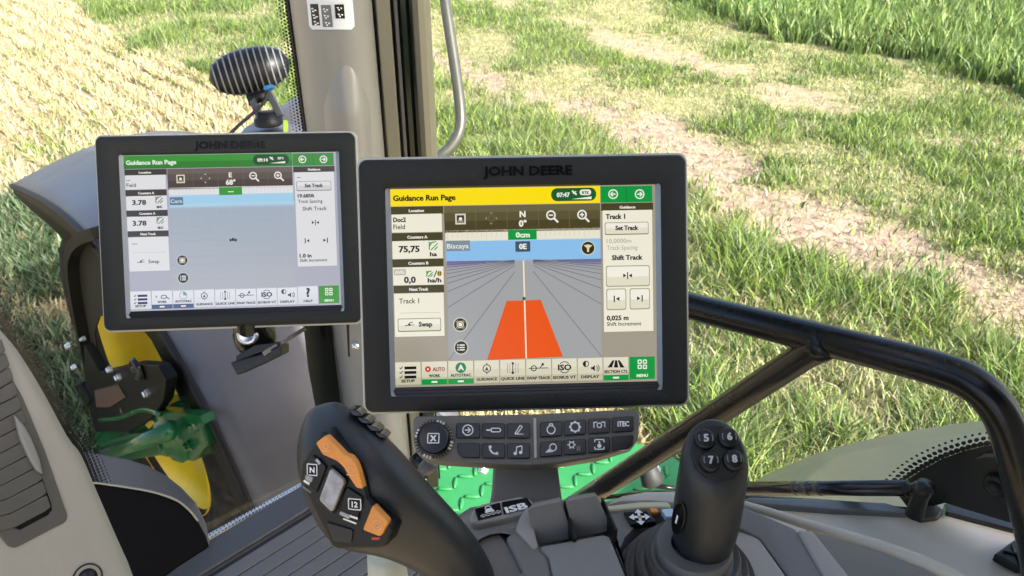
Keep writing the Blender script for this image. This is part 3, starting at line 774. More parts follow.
for q in ((336.4, 7.2), (337.4, 13.8)):
    for a, b in ((0, 0), (3.4, .4), (1.2, 2.0)): pict([(q[0] + a, q[1] + b), (q[0] + a + 2.4, q[1] + b), (q[0] + a + 1.8, q[1] + b + 1.8)], white, .0034)
mb.build('pictograms', lb)
# small black socket low on the pillar
mb = MB()
mb.prism([pil_hit(x, y, .004) for x, y in ((346, 322), (376, 322), (376, 356), (348, 357))], (pil_hit(360, 340) - EYE).normalized() * .02, blackpl)
so_ = mb.build('socket', pil, bevel=.002)
mb = MB(); cc = pil_hit(356, 346, .004); mb.lathe(cc, (EYE - cc), [(.008, 0), (.008, .006), (.004, .009), (.0001, .009)], chrome, 12); mb.build('bolt', so_)

# ------------------------------------------------------------------ windscreen and side window (glass + dotted black edge)
def glass_mat(name, tint, refl):
    m = bpy.data.materials.new(name); m.use_nodes = True; nt = m.node_tree; N = nt.nodes; L = nt.links
    N.remove(N['Principled BSDF'])
    tr = N.new('ShaderNodeBsdfTransparent'); tr.inputs['Color'].default_value = (*tint, 1)
    gl = N.new('ShaderNodeBsdfGlossy'); gl.inputs['Roughness'].default_value = .02; gl.inputs['Color'].default_value = (1, 1, 1, 1)
    fr = N.new('ShaderNodeFresnel'); fr.inputs['IOR'].default_value = 1.45
    mu = N.new('ShaderNodeMath'); mu.operation = 'MULTIPLY'; mu.inputs[1].default_value = refl
    L.new(fr.outputs['Fac'], mu.inputs[0])
    mx = N.new('ShaderNodeMixShader'); L.new(mu.outputs[0], mx.inputs['Fac']); L.new(tr.outputs[0], mx.inputs[1]); L.new(gl.outputs[0], mx.inputs[2])
    L.new(mx.outputs[0], N['Material Output'].inputs['Surface'])
    return m
def frit_mat():
    """ceramic dots that shrink away from the pane's edge: UV.x runs along (cm), UV.y = rows from the solid edge, in dot pitches"""
    m = bpy.data.materials.new('ceramic_dot_print'); m.use_nodes = True; nt = m.node_tree; N = nt.nodes; L = nt.links
    b = N['Principled BSDF']; b.inputs['Base Color'].default_value = (.01, .01, .011, 1); b.inputs['Roughness'].default_value = .3
    uv = N.new('ShaderNodeUVMap'); sp = N.new('ShaderNodeSeparateXYZ'); L.new(uv.outputs[0], sp.inputs[0])
    def M(op, a, b_=None, c=None):
        n = N.new('ShaderNodeMath'); n.operation = op
        for i, q in enumerate((a, b_, c)):
            if q is None: continue
            if isinstance(q, (int, float)): n.inputs[i].default_value = q
            else: L.new(q, n.inputs[i])
        return n.outputs[0]
    row = M('FLOOR', sp.outputs['Y']); fy = M('SUBTRACT', M('FRACT', sp.outputs['Y']), .5)
    sh = M('MULTIPLY', M('MODULO', row, 2.0), .5)
    fx = M('SUBTRACT', M('FRACT', M('ADD', sp.outputs['X'], sh)), .5)
    dist = M('SQRT', M('ADD', M('MULTIPLY', fx, fx), M('MULTIPLY', fy, fy)))
    at = N.new('ShaderNodeAttribute'); at.attribute_name = 'fade'
    rad = M('MULTIPLY_ADD', at.outputs['Fac'], -.46, .60)
    ins = M('LESS_THAN', dist, rad)
    tr = N.new('ShaderNodeBsdfTransparent'); mx = N.new('ShaderNodeMixShader')
    L.new(ins, mx.inputs['Fac']); L.new(tr.outputs[0], mx.inputs[1]); L.new(b.outputs[0], mx.inputs[2])
    L.new(mx.outputs[0], N['Material Output'].inputs['Surface'])
    return m
fritm = frit_mat()
def frit_ribbon(name, parent, inner, outer, pitch, rows_=4, off=Vector((0, 0, 0))):
    """quad strip from the solid edge (inner) to the clear glass (outer)"""
    inner = smooth_path(inner, 5); outer = smooth_path(outer, 5)
    n = len(inner); base = root_of(parent).location
    me = bpy.data.meshes.new(name); vs = []; s_ = 0; us = []
    for i in range(n):
        if i: s_ += ((inner[i] + outer[i]) / 2 - (inner[i - 1] + outer[i - 1]) / 2).length
        us.append(s_ / pitch)
        for k in range(rows_ + 1): vs.append(tuple(inner[i] + (outer[i] - inner[i]) * (k / rows_) + off - base))
    fs = []
    for i in range(n - 1):
        for k in range(rows_): a = i * (rows_ + 1) + k; fs.append((a, a + 1, a + rows_ + 2, a + rows_ + 1))
    me.from_pydata(vs, [], fs); me.materials.append(fritm)
    nr = [(outer[i] - inner[i]).length / pitch for i in range(n)]; nrm = round(sum(nr) / n)
    uvl = me.uv_layers.new(name='UVMap'); at = me.attributes.new('fade', 'FLOAT', 'POINT')
    for i in range(n):
        for k in range(rows_ + 1): at.data[i * (rows_ + 1) + k].value = k / rows_
    for lp in me.loops:
        i, k = divmod(lp.vertex_index, rows_ + 1); uvl.data[lp.index].uv = (us[i], k / rows_ * nrm)
    o = bpy.data.objects.new(name, me); COL.objects.link(o); o.parent = parent
    return o
HW = 1.262
ws = thing('windscreen', HRZ(HW, -.2, 1.36), 'large clear windscreen pane with a dotted black edge, left of the pillar', 'windscreen')
mb = MB(); mb.prism([HRZ(HW, -1.0, 1.36), HRZ(HW, .66, 1.36), HRZ(HW, .66, 3.02), HRZ(HW, -1.0, 3.02)], HD * .006, glass_mat('windscreen_glass', (.92, .93, .94), .04))
mb.build('glass_pane', ws)
hp = lambda pts: [HP(x, y, HW - .004) for x, y in pts]
frit_ribbon('dotted_edge', ws, hp([(-30, 280), (0, 325), (17, 350), (42, 390), (67, 436), (81, 455), (97, 495), (112, 530)]), hp([(-10, 262), (15, 306), (32, 332), (58, 374), (83, 420), (96, 440), (113, 482), (128, 520)]), .0066)
frit_ribbon('dotted_edge', ws, hp([(285, -80), (293, 0), (301, 60), (311, 128), (319, 190), (328, 260), (340, 340)]), hp([(265, -80), (274, 0), (282, 60), (291, 128), (300, 190), (310, 260), (322, 340)]), .0058)
frit_ribbon('dotted_edge', ws, hp([(209, 544), (240, 526), (270, 509), (300, 492), (340, 470)]), hp([(208, 534), (240, 515), (270, 499), (300, 484), (340, 462)]), .0075, 3)
mb = MB(); mb.prism(hp([(299, 280), (326, 280), (345, 440), (322, 440), (309, 370)]), HD * .003, mat('dark_print', (.008, .011, .009), .35)); mb.build('black_print', ws)
mb = MB(); mb.prism(hp([(206, 540), (300, 487.5), (340, 466), (340, 473), (300, 495), (206, 549)]), HD * .012, offwhite); mb.build('bottom_strip', ws)

RW = .80
sw = thing('side_window', HRZ(.4, RW, 1.8), 'side window pane on the right, with a black dotted corner below the grab rail', 'window')
rp = lambda pts, r=RW: [RP(x, y, r) for x, y in pts]
gpx = [(560, 503), (640, 494), (700, 494), (752, 498), (830, 503), (911, 511), (945, 502), (1024, 526), (1110, 560)]
bot = rp(gpx)
mb = MB(); top = [RP(1110, 560, RW), ]
gl = [HRZ(1.06, RW, 1.45)] + bot + [HRZ(bot[-1].dot(HD), RW, 3.02), HRZ(1.06, RW, 3.02)]
mb.prism(gl, RD * .006, glass_mat('side_window_glass', (.97, .985, .965), .06)); mb.build('glass_pane', sw)
arc_in = [(896, 492), (905, 481), (922, 470), (942, 459), (964, 451), (985, 446), (1010, 444), (1060, 444)]
arc_out = [(876, 490), (886, 475), (905, 459), (930, 446), (958, 436), (985, 430), (1010, 427), (1060, 427)]
mb = MB(); mb.prism(rp(arc_in + [(1090, 450), (1110, 560), (1024, 527), (945, 503), (911, 512)], RW - .004), RD * .003, mat('black_window_print', (.011, .012, .011), .35)); mb.build('black_print', sw)
frit_ribbon('dotted_edge', sw, rp(arc_in, RW - .004), rp(arc_out, RW - .004), .0075, 5)
mb = MB(); mb.prism(rp([(975, 459), (985, 454), (1000, 455), (1000, 458), (985, 457)], RW - .008), RD * .004, fendlip)
c0 = RP(997, 484, RW - .006); mb.lathe(c0, -RD, [(.012, 0), (.012, .006), (.008, .009), (.007, .006), (.0001, .006)], blackpl, 18)
mb.build('hinge_cap', sw)
mb = MB(); mb.tube(smooth_path([RP(x, y, RW - .012) for x, y in gpx[:6]]), .0042, gloss, 8); mb.build('gasket', sw)

# ------------------------------------------------------------------ grab rail, gas strut, outer hand rail
RR = .725
gr = thing('grab_rail', RP(590, 500, RR), 'thick black tubular grab rail with a slanting brace, to the right of the front monitor', 'grab rail')
mb = MB(); mb.tube(smooth_path([RP(x, y, RR) for x, y in ((640, 290), (690, 306), (760, 323.5), (830, 341), (890, 356), (935, 368), (965, 379), (988, 396), (1004, 420), (1014, 450), (1024, 490), (1036, 540), (1046, 600))], 5), .0172, satin, 20)
mb.build('rail', gr)
mb = MB(); mb.tube([RP(829, 340, RR), RP(816, 347.5, RR), RP(806, 354, RR), RP(790, 364.5, RR), RP(700, 424, RR), RP(612, 481, RR), RP(560, 514, RR)], [.020, .0185, .0165, .0165, .0165, .0165, .0165], satin, 18)
mb.build('brace', gr)

gs = thing('gas_strut', RP(927, 515, .73), 'black gas strut with a ball joint, along the bottom of the side window', 'gas strut')
mb = MB(); a, b = RP(728, 488.5, .74), RP(905, 488, .74); mb.tube([a, b], .0088, mat('strut_black', (.012, .013, .017), .22), 20); cyl = mb.build('cylinder', gs)
mb = MB()
for (x, wd) in ((795, 3), (803, 9), (816, 7)):
    q0, q1 = RP(x, 488.3, .74), RP(x + wd, 488.3, .74)
    mb.tube([q0, q1], .00893, mat('strut_print_grey', (.05, .05, .055), .4), 20)
mb.build('printed_marking', cyl)
mb = MB(); d0 = (b - a).normalized()
mb.lathe(b, d0, [(.0082, 0), (.0082, .004), (.005, .005), (.005, .010), (.0062, .011), (.0066, .030), (.0001, .031)], blackpl, 16)
for k in range(3): mb.lathe(b + d0 * (.012 + k * .005), d0, [(.0066, 0), (.0074, .001), (.0074, .003), (.0066, .004)], blackpl, 16)
mb.build('end_fitting', gs)
mb = MB(); e = RP(924, 487, .735); mb.tube([e + UP * .006, e - UP * .008, e - UP * .012, e - UP * .04], [.0075, .009, .008, .0095], blackpl, 16); mb.build('ball_stud', gs)

mb = MB(); mb.tube(smooth_path([P(438, -60, 1.72), P(445, 0, 1.70), P(454, 60, 1.69), P(460, 105, 1.68), P(460, 128, 1.68), P(452, 145, 1.68), P(438, 157, 1.68), P(415, 168, 1.69), P(385, 178, 1.70)], 5), .0118, railm, 16)
o = mb.build('hand_rail'); tag(o, 'grey bent tube hand rail outside the cab, right of the pillar', 'hand rail')

# ------------------------------------------------------------------ armrest console
con = thing('armrest_console', Z(600, 560, 2.0), 'grey armrest console with two paddle levers and beige edges, around the joystick', 'console')
def zs(pts, z=None): return [Z(p[0], p[1], p[2] if len(p) > 2 else z) for p in pts]
def slab(name, pts, z, th, m, bevel=.002, parent=con):
    mb = MB(); mb.prism(zs(pts, z), (0, 0, -th), m); return mb.build(name, parent, bevel=bevel)
slab('body', [(448, 520), (470, 506), (530, 497), (606, 500), (668, 500), (742, 512), (760, 540), (790, 590), (800, 680), (400, 680), (430, 600), (425, 560)], 2.055, .09, midgrey, .004)
slab('left_deck', [(452, 522), (474, 509), (529, 500), (520, 527), (503, 535), (512, 576), (520, 640), (440, 640), (440, 560)], 2.136, .07, mat('warm_deck_grey', (.25, .24, .205), .5, bump=.3, bscale=1200, vary=.06), .003)
# seam and inner panel beside the lever
slab('seam_panel', [(478, 541), (488, 533), (500, 533), (517, 556), (540, 600), (556, 680), (480, 680), (470, 580)], 2.1375, .07, midgrey, .002)
mb = MB(); mb.tube(smooth_path([Z(x, y, 2.1385) for x, y in ((474, 541), (484, 533), (497, 530.5), (505, 538), (520, 562), (534, 590), (550, 650))], 5), .0013, gloss, 6); mb.build('seam_line', con)
# label plate
slab('label_holder', [(469, 517), (474, 507), (484, 503), (520, 496), (530, 498), (536, 506), (532, 511), (480, 523), (471, 522)], 2.143, .012, taupe, .003)
mb = MB(); mb.prism(zs([(474.5, 508.5), (500, 502.2), (502, 513.5), (478, 519.5)], 2.1445), (0, 0, -.002), gloss); pl1 = mb.build('button_pad', con, bevel=.0006)
mb = MB(); mb.prism(zs([(501.5, 501.8), (527, 497.3), (532.8, 505), (503.5, 513.1)], 2.1445), (0, 0, -.002), gloss); pl2 = mb.build('button_pad', con, bevel=.0006)
def ground_draw(px, py, z, ang=0.0):
    o = Z(px, py, z); X = Vector((math.cos(ang), math.sin(ang), 0)); return Draw(o, X, UP.cross(X), UP, None, .0006)
g = ground_draw(515.5, 507.4, 2.1445, math.radians(19)); g.text('ISB', 0, -.004, .0062, white, 1, .0175, True, 'C'); g.flush('lettering', pl2)
g = ground_draw(489.5, 511.6, 2.1445, math.radians(19))
g.line([(-.008, -.003), (.008, -.003)], .0016, white, 1)
for a in (-.006, -.002, .002, .006): g.circ(a, -.003, .0016, white, 1, 10)
g.lp([(-.004, -.001), (.004, -.001), (.002, .003), (-.002, .003)], white, 1); g.ring(0, .003, .0024, .0008, white, 1, 10, 0, 180)
g.flush('lettering', pl1)
# two paddles
def paddle(L, Rr, m):
    mb = MB(); rings = []
    for t_ in (0, .06, .5, .94, 1):
        sh = .0022 if t_ in (0, 1) else 0
        row = []
        for (pl_, pr_) in zip(L, Rr):
            p = pl_.lerp(pr_, t_); row.append(p - Vector((0, 0, sh)))
        rings.append(row)
    mb.loft(rings, m, True, True); o = mb.build('paddle_lever', con, subsurf=0)
    o.modifiers.new('e', 'EDGE_SPLIT').split_angle = math.radians(40)
padg = mat('paddle_grey', (.20, .198, .192), .36, bump=.25, bscale=1300, vary=.05)
def paddle_side(pts):
    A, B, C, D, E_ = pts
    return smooth_path([Z(*A), Z(*B), Z(*C), Z(*D)], 5) + [Z(*E_), Z(A[0], A[1] + 3, 2.115)]
paddle(paddle_side([(537.5, 544, 2.133), (529.5, 514, 2.158), (529, 507, 2.163), (532, 503, 2.158), (533, 505, 2.13)]),
       paddle_side([(573.5, 538, 2.133), (564, 507, 2.158), (561.5, 500, 2.163), (561, 497, 2.158), (562, 499, 2.13)]), padg)
paddle(paddle_side([(576, 537, 2.133), (567.5, 507, 2.160), (566, 500, 2.165), (567, 496.5, 2.160), (568, 498, 2.13)]),
       paddle_side([(614.5, 530, 2.133), (600, 500.5, 2.160), (596.5, 494.5, 2.165), (596, 492, 2.160), (598, 494, 2.13)]), padg)
slab('paddle_cheek', [(515, 529), (519, 518), (527.5, 505), (530.5, 512), (538.5, 546), (533, 548)], 2.146, .03, taupe, .002)
slab('paddle_divider', [(563.5, 501), (566.5, 500.5), (577, 538), (573.5, 539)], 2.150, .05, blackpl, .0008)
slab('paddle_divider', [(601, 497), (604, 498), (618, 529), (614.5, 530)], 2.150, .05, blackpl, .0008)
# housing in front of the paddles
slab('lever_housing', [(539, 546), (603, 534), (610, 536), (632, 590), (650, 680), (560, 680), (556, 590), (549, 556)], 2.146, .08, mat('housing_grey', (.21, .206, .195), .45, bump=.35, bscale=1200, vary=.06), .004)
slab('housing_flank', [(505, 536), (521, 528), (531, 537), (549, 556), (556, 590), (560, 680), (535, 680), (526, 578)], 2.1435, .08, midgrey, .004)
mb = MB(); mb.tube([Z(x, y, 2.108) for x, y in ((603, 530), (612, 541), (628, 580), (640, 640))], .0014, gloss, 6); mb.build('seam_line', con)
slab('right_deck', [(606, 508), (620, 505), (662, 506), (676, 509), (656, 513), (638, 523), (625, 537), (618, 553), (617, 572), (622, 600), (650, 680), (645, 680), (628, 580), (606, 531)], 2.106, .06, slate, .002)
slab('edge_strip', [(606, 505.5), (640, 501.5), (668, 501.5), (672, 507), (640, 507.5), (608, 510.5)], 2.109, .02, cream, .002)
# pads beside the joystick
mb = MB(); mb.prism(zs([(623.5, 511.8), (647, 510.5), (657, 521.5), (631, 524.8)], 2.109), (0, 0, -.006), gloss); pd = mb.build('button_pad', con, bevel=.001)
g = ground_draw(639.5, 517.4, 2.1095, math.radians(2))
for a, b in ((1, 0), (-1, 0), (0, 1), (0, -1)):
    g.lp([(a * .0088, b * .0088), (a * .0045 - b * .0035, b * .0045 + a * .0035), (a * .0045 + b * .0035, b * .0045 - a * .0035)], white, 1); g.line([(0, 0), (a * .005, b * .005)], .0022, white, 1)
g.flush('lettering', pd)
slab('indicator', [(649, 508), (656, 507.4), (659, 511.6), (652, 512.4)], 2.109, .004, orange, .001)
slab('button_pad', [(661, 509), (674, 508), (678, 516), (666, 517)], 2.109, .006, lightbl, .001)
# cover painted pale as if in sun, and dark band behind
slab('rear_cover', [(604, 503), (622, 494), (645, 490), (700, 489), (735, 495), (735, 510), (668, 508), (640, 504)], 2.083, .03, mat('sunlit_cover', (.46, .43, .40), .5, vary=.05), .006)
slab('rear_band', [(606, 504), (620, 500), (650, 499), (690, 502), (690, 507), (640, 506)], 2.094, .02, slate, .003)
# facets on the right flank
slab('flank_slate', [(738, 504, 2.118), (764, 515, 2.112), (796, 529, 2.105), (823, 576, 2.10), (850, 660, 2.10), (806, 660, 2.10), (787.5, 576, 2.10), (760.5, 538.5, 2.105), (738, 527, 2.112)], None, .06, slate, .002)
slab('flank_taupe', [(735, 530, 2.108), (742, 529, 2.108), (760, 539, 2.105), (786.5, 576, 2.104), (806, 660, 2.10), (690, 660, 2.11), (700, 560, 2.108)], None, .06, taupe, .003)
slab('flank_strip', [(797, 529, 2.108), (813, 530, 2.108), (851, 578, 2.103), (890, 660, 2.10), (850, 660, 2.10), (824, 576, 2.103)], None, .06, taupe, .003)
slab('flank_recess', [(806, 526, 2.06), (833, 529, 2.06), (880, 546, 2.055), (945, 574, 2.05), (1020, 620, 2.05), (1020, 700, 2.05), (880, 700, 2.06), (840, 580, 2.06)], None, .02, midgrey, .003)
# rolled beige edge
mb = MB(); rings = []
for (x, y, w_) in ((722, 494, 7), (745, 500, 8), (770, 507.5, 9), (800, 517.5, 10), (840, 529, 10), (880, 541, 11), (920, 555.5, 12), (955, 572, 13), (1010, 604, 15), (1060, 640, 16)):
    c = Z(x, y + 5, 2.094); r_ = w_ / F * .36
    t_ = (Z(x + 10, y + 3.2 + (x > 880) * 1.2, 2.094) - c).normalized(); s_ = t_.cross(UP).normalized()
    rings.append([c + s_ * r_ * math.cos(a) * 1.15 + UP * r_ * math.sin(a) for a in [2 * math.pi * k / 12 for k in range(12)]])
mb.loft(rings, mat('brightened_beige_plastic', (.46, .435, .375), .5, bump=.25, bscale=900, vary=.06, vscale=5)); mb.build('rolled_edge', con)

# window sill trim
sillm = mat('brightened_beige_plastic', (.46, .435, .375), .5, bump=.25, bscale=900, vary=.06, vscale=5)  # cab beige made brighter to offset the shadow on the sill
sill = thing('sill_trim', HRZ(.35, .7, 1.85), 'beige sill moulding below the side window, with the ball stud socket and a black latch', 'trim')
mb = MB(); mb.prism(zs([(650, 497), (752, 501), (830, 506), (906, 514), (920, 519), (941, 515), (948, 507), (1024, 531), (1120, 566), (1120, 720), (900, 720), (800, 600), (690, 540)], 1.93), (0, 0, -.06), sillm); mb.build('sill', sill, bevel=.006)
mb = MB(); mb.prism(zs([(742, 499), (752, 497), (830, 499.5), (885, 502.5), (911, 510), (906, 512.5), (830, 509), (752, 503)], 1.938), (0, 0, -.02), mat('sill_strip_blue_grey', (.10, .115, .125), .25)); mb.build('strip', sill, bevel=.002)
mb = MB(); mb.prism(zs([(912, 509), (918, 504), (938, 504), (944, 510), (938, 518), (920, 520), (914, 516)], 1.9345), (0, 0, -.02), rubber); mb.build('stud_socket', sill, bevel=.003)
mb = MB(); q = zs([(944, 503), (960, 503.5), (1024, 519), (1110, 540), (1110, 566), (1024, 532), (947, 512)], 1.936); mb.prism(q, (0, 0, -.02), mat('shiny_black_strip', (.016, .018, .017), .22)); mb.build('strip', sill, bevel=.002)
mb = MB(); mb.prism(zs([(994, 554), (1014, 539.5), (1040, 542), (1040, 569), (1018, 567)], 1.942), (0, 0, -.01), blackpl); lt = mb.build('latch', sill, bevel=.002)
mb = MB(); mb.tube(zs([(1004, 551), (1040, 559)], 1.943), .0014, gloss, 6); mb.tube(zs([(1012, 545), (1022, 566)], 1.943), .0014, gloss, 6); mb.build('groove', lt)

# ------------------------------------------------------------------ joystick
jx, jy = Z(702.5, 541, 2.138).x, Z(702.5, 541, 2.138).y
js = thing('joystick', (jx, jy, 2.10), 'upright black joystick with four round numbered buttons, on a ribbed rubber boot', 'joystick')
J = lambda x, y, z: Vector((jx + x, jy + y, z))
mb = MB()
bo = J(-.007, -.003, 0)
prof = [(r_ * .93, z_) for r_, z_ in reversed([(.018, 2.138), (.029, 2.1385), (.031, 2.136), (.030, 2.127), (.033, 2.1265), (.037, 2.130), (.0385, 2.127), (.0375, 2.117), (.0405, 2.1165), (.0445, 2.120), (.046, 2.117), (.045, 2.107), (.048, 2.1065), (.052, 2.110), (.0535, 2.107), (.0525, 2.095), (.055, 2.0945), (.059, 2.098), (.060, 2.07)])]
mb.lathe((bo.x, bo.y, 0), UP, prof, mat('boot_rubber_grey', (.12, .116, .108), .55, vary=.08, vscale=30), 48); mb.build('rubber_boot', js).modifiers.new('e', 'EDGE_SPLIT').split_angle = math.radians(50)
mb = MB(); c = J(-.006, .003, 0)
mb.lathe((c.x, c.y, 0), UP, [(.0225, 2.130), (.0235, 2.1325), (.0225, 2.135), (.018, 2.136)], softgrip, 40); mb.build('collar', js)
# grip: rings that end in a slanted top
GH = [(-.012, .0160), (-.006, .0200), (.000, .0222), (.010, .0242), (.026, .0252), (.044, .0252), (.060, .0248), (.071, .0244)]
n = 36; rings = []
slope = .62
def gring(h, r, k):
    out = []
    for i in range(n):
        a = 2 * math.pi * i / n; x, y = r * math.cos(a) * .97, r * math.sin(a)
        f = min(1, max(0, (h - .018) / .052))
        out.append(J(x + .001 * h / .1, y + .006 * h / .1, 2.138 + h + f * (y * slope)))
    return out
for h, r in GH: rings.append(gring(h, r, 0))
for (dh, rr) in ((.006, .0234), (.0105, .0212), (.0130, .0182)): rings.append(gring(.071 + dh, rr, 1))
mb.__init__(); mb.loft(rings, softgrip); grip = mb.build('grip', js)
# top panel
ncap = Vector((0, -slope, 1)).normalized(); tc = J(.001, .0044, 2.138 + .071 + .0125); tX = RIGHT; tY = ncap.cross(tX)
def top(x, y, z=0): return tc + tX * x + tY * y + ncap * z
mb = MB(); mb.prism([top(x * .0195, y * .0205 - .0002, .0020) for x, y in ((-.82, .55), (-.5, .86), (0, .95), (.5, .86), (.82, .55), (.95, 0), (.86, -.55), (.5, -.9), (0, -.98), (-.5, -.9), (-.86, -.55), (-.95, 0))], -ncap * .006, blackpl); mb.build('top_panel', js, bevel=.001)
for k, (x, y) in enumerate(((-.0082, .0078), (.0082, .0088), (-.0066, -.0078), (.0096, -.0070))):
    mb = MB(); c = top(x, y, .002); mb.lathe(c, ncap, [(.0074, -.001), (.0074, .0022), (.0067, .0036), (.0055, .0041), (.0001, .0043)], blackpl, 28); bt = mb.build('button', js)
    d_ = Draw(c + ncap * .0042, tX, tY, ncap, None, .001)
    d_.text('5678'[k], 0, -.0026, .0053, mat('numeral_white', (.5, .5, .49), .5), .8, .0034, True, 'C')
    for s_ in (-1, 1): d_.ring(0, 0, .0048, .0009, greyp, .8, 6, 90 + s_ * 90 - 28, 90 + s_ * 90 + 28)
    d_.flush('numeral', bt)
# side switch on the left
mb = MB(); sc = J(-.0222, -.0095, 2.138 + .034); sn = Vector((-.86, -.5, .12)).normalized(); sY = (UP - sn * UP.dot(sn)).normalized(); sX = sY.cross(sn)
mb.prism([sc + sX * a * .0060 + sY * b * .0145 + sn * .0022 for a, b in [(math.cos(2 * math.pi * k / 20), math.sin(2 * math.pi * k / 20)) for k in range(20)]], -sn * .008, gloss); sb = mb.build('side_switch', js, bevel=.001)
d_ = Draw(sc + sn * .0024, sX, sY, sn, None, .001); d_.text('1', 0, -.0035, .007, white, .6, None, True, 'C'); d_.flush('numeral', sb)

# ------------------------------------------------------------------ multi-function lever
lev = thing('control_lever', P(480, 590, .58), 'large dark grey control lever with orange switches on its angled face, below the front monitor', 'lever')
secs = [((343, 404), (305, 413), .012, .555), ((362, 412), (296, 440), .022, .550), ((389, 436), (295, 468), .028, .545), ((403, 450), (303, 496), .031, .545), ((416, 465), (315, 526), .032, .545),
        ((430, 481), (335, 552), .032, .548), ((443, 496), (376, 555), .030, .553), ((470, 526), (410, 568), .029, .560), ((491, 557), (442, 590), .028, .570), ((505, 600), (462, 630), .028, .585)]
shape = [(0, -.1), (.02, .35), (.09, .68), (.3, .86), (.56, .98), (.72, 1.0), (.84, .82), (.95, .45), (1, -.05), (.93, -.6), (.75, -.95), (.5, -1), (.25, -.95), (.06, -.6)]
rings = []
for (U, L_, hh_, d0) in secs:
    ring = []
    for a, h in shape:
        x = L_[0] + (U[0] - L_[0]) * a; y = L_[1] + (U[1] - L_[1]) * a
        ring.append(P(x, y, d0 - h * hh_))
    rings.append(ring)
mb = MB()
c0 = sum((p for p in rings[0]), Vector()) / len(rings[0]); up_ = (rings[0][0] - rings[1][0]).normalized() * .004
rings = [[c0 + (p - c0) * .55 + up_ for p in rings[0]]] + rings
mb.loft(rings, softgrip); grip = mb.build('grip', lev, subsurf=2)
# plane of the face
fp = [P(321, 433, .516), P(392, 526, .508), P(334, 549, .517), P(302, 475, .521)]
fn = ((fp[1] - fp[0]).cross(fp[3] - fp[0])).normalized()
if fn.dot(EYE - fp[0]) < 0: fn = -fn
fo = (fp[0] + fp[1] + fp[2] + fp[3]) / 4
def face(pts, off): return [onplane(x, y, fo + fn * off, fn) for x, y in pts]
mb = MB(); mb.prism(face([(321, 431), (326, 432.5), (344, 449), (358, 465), (364, 478), (368, 498), (391, 525), (393, 530), (386, 546), (381, 549), (338, 549.5), (331, 546), (307, 497), (300, 480), (301, 464)], .001), -fn * .032, bezelm); fpl = mb.build('face_plate', lev, bevel=.0022)
def fpart(name, pts, off, th, m, bevel=.0012): 
    mb = MB(); mb.prism(face(pts, off), -fn * th, m); return mb.build(name, lev, bevel=bevel)
fpart('rocker_switch', rounded([(315.7, 443), (325.5, 435.5), (340.5, 450.5), (344.5, 455), (349.5, 456), (355, 462), (358.5, 471), (363.2, 489), (356.5, 488), (348.5, 476), (343.5, 467), (337, 461), (322.5, 454.5)], 1.6), .0058, .006, orange, .0018)
ob = fpart('switch', rounded([(372.6, 505), (388.5, 522), (380.4, 537), (362.5, 530)], 2), .0052, .006, orange, .0016)
fdX = (RIGHT - fn * RIGHT.dot(fn)).normalized(); fdY = fn.cross(fdX)
pale = mat('pale_orange_print', (.78, .42, .18), .5)
def fdraw(px, py, off): return Draw(onplane(px, py, fo + fn * off, fn), fdX, fdY, fn, None, .001)
g = fdraw(377.5, 525, .0052); g.ring(0, 0, .0030, .0007, pale, .5); g.ring(0, 0, .0014, .0006, pale, .5); g.flush('icon', ob)
fpart('red_mark', [(371.5, 537.2), (380, 537.4), (379, 540), (371.5, 539.8)], .0022, .003, redp, .0004)
rk = fpart('roller_frame', rounded([(330, 465), (348, 481), (333, 516), (315, 500)], 2.5), .0034, .006, gloss)
for (x, y) in ((326, 446), (351, 470)):
    g = fdraw(x, y, .0058); g.ring(0, 0, .0018, .0005, pale, .5, 12); g.line([(-.0028, -.003), (.0028, -.003)], .0006, pale, .5); g.flush('icon', rk)
for q in (((306, 474), (313, 478), (311, 483), (304.5, 479)), ((340, 511), (350, 516), (349, 519.5), (339, 514.5))):
    fpart('small_button', rounded(list(q), 1), .0042, .004, smoke, .0006)
fpart('thumb_roller', rounded([(330, 468.5), (344.5, 481.5), (332, 513), (318.5, 500)], 2.5), .0060, .008, smoke, .003)
lp_ = fpart('switch_panel', rounded([(311.5, 455), (326.5, 467), (316, 494), (302.4, 482)], 2), .0030, .005, gloss, .0015)
g = fdraw(312.5, 469.5, .003); 
def ibox(g, w_, h_, wd): g.line([(-w_, -h_), (w_, -h_), (w_, h_), (-w_, h_), (-w_, -h_)], wd, white, .6)
ibox(g, .0034, .0036, .0006); g.text('N', 0, -.0018, .0036, white, .6, None, True, 'C'); g.line([(-.006, -.0075), (-.002, -.0095)], .0016, white, .6); g.line([(-.007, -.0115), (-.001, -.0150)], .0012, greyp, .6); g.line([(.003, .0070), (.0055, .0040)], .0020, smoke, .6); g.flush('icon', lp_)
rp_ = fpart('switch_panel', rounded([(346, 487), (362.5, 497.5), (357.5, 522), (337.5, 513)], 2), .0030, .005, gloss, .0015)
g = fdraw(355, 504, .003); ibox(g, .0042, .0034, .0006); g.text('12', 0, -.0018, .0036, white, .6, None, True, 'C'); g.line([(-.006, -.0072), (.002, -.0092)], .0013, white, .6); g.line([(-.008, -.0100), (.001, -.0125)], .0010, white, .6); g.flush('icon', rp_)
fpart('thumb_recess', rounded([(326, 522), (353, 530), (351.5, 543), (334, 541.5)], 2), .0022, .004, mat('recess_black', (.004, .004, .004), .4), .0008)
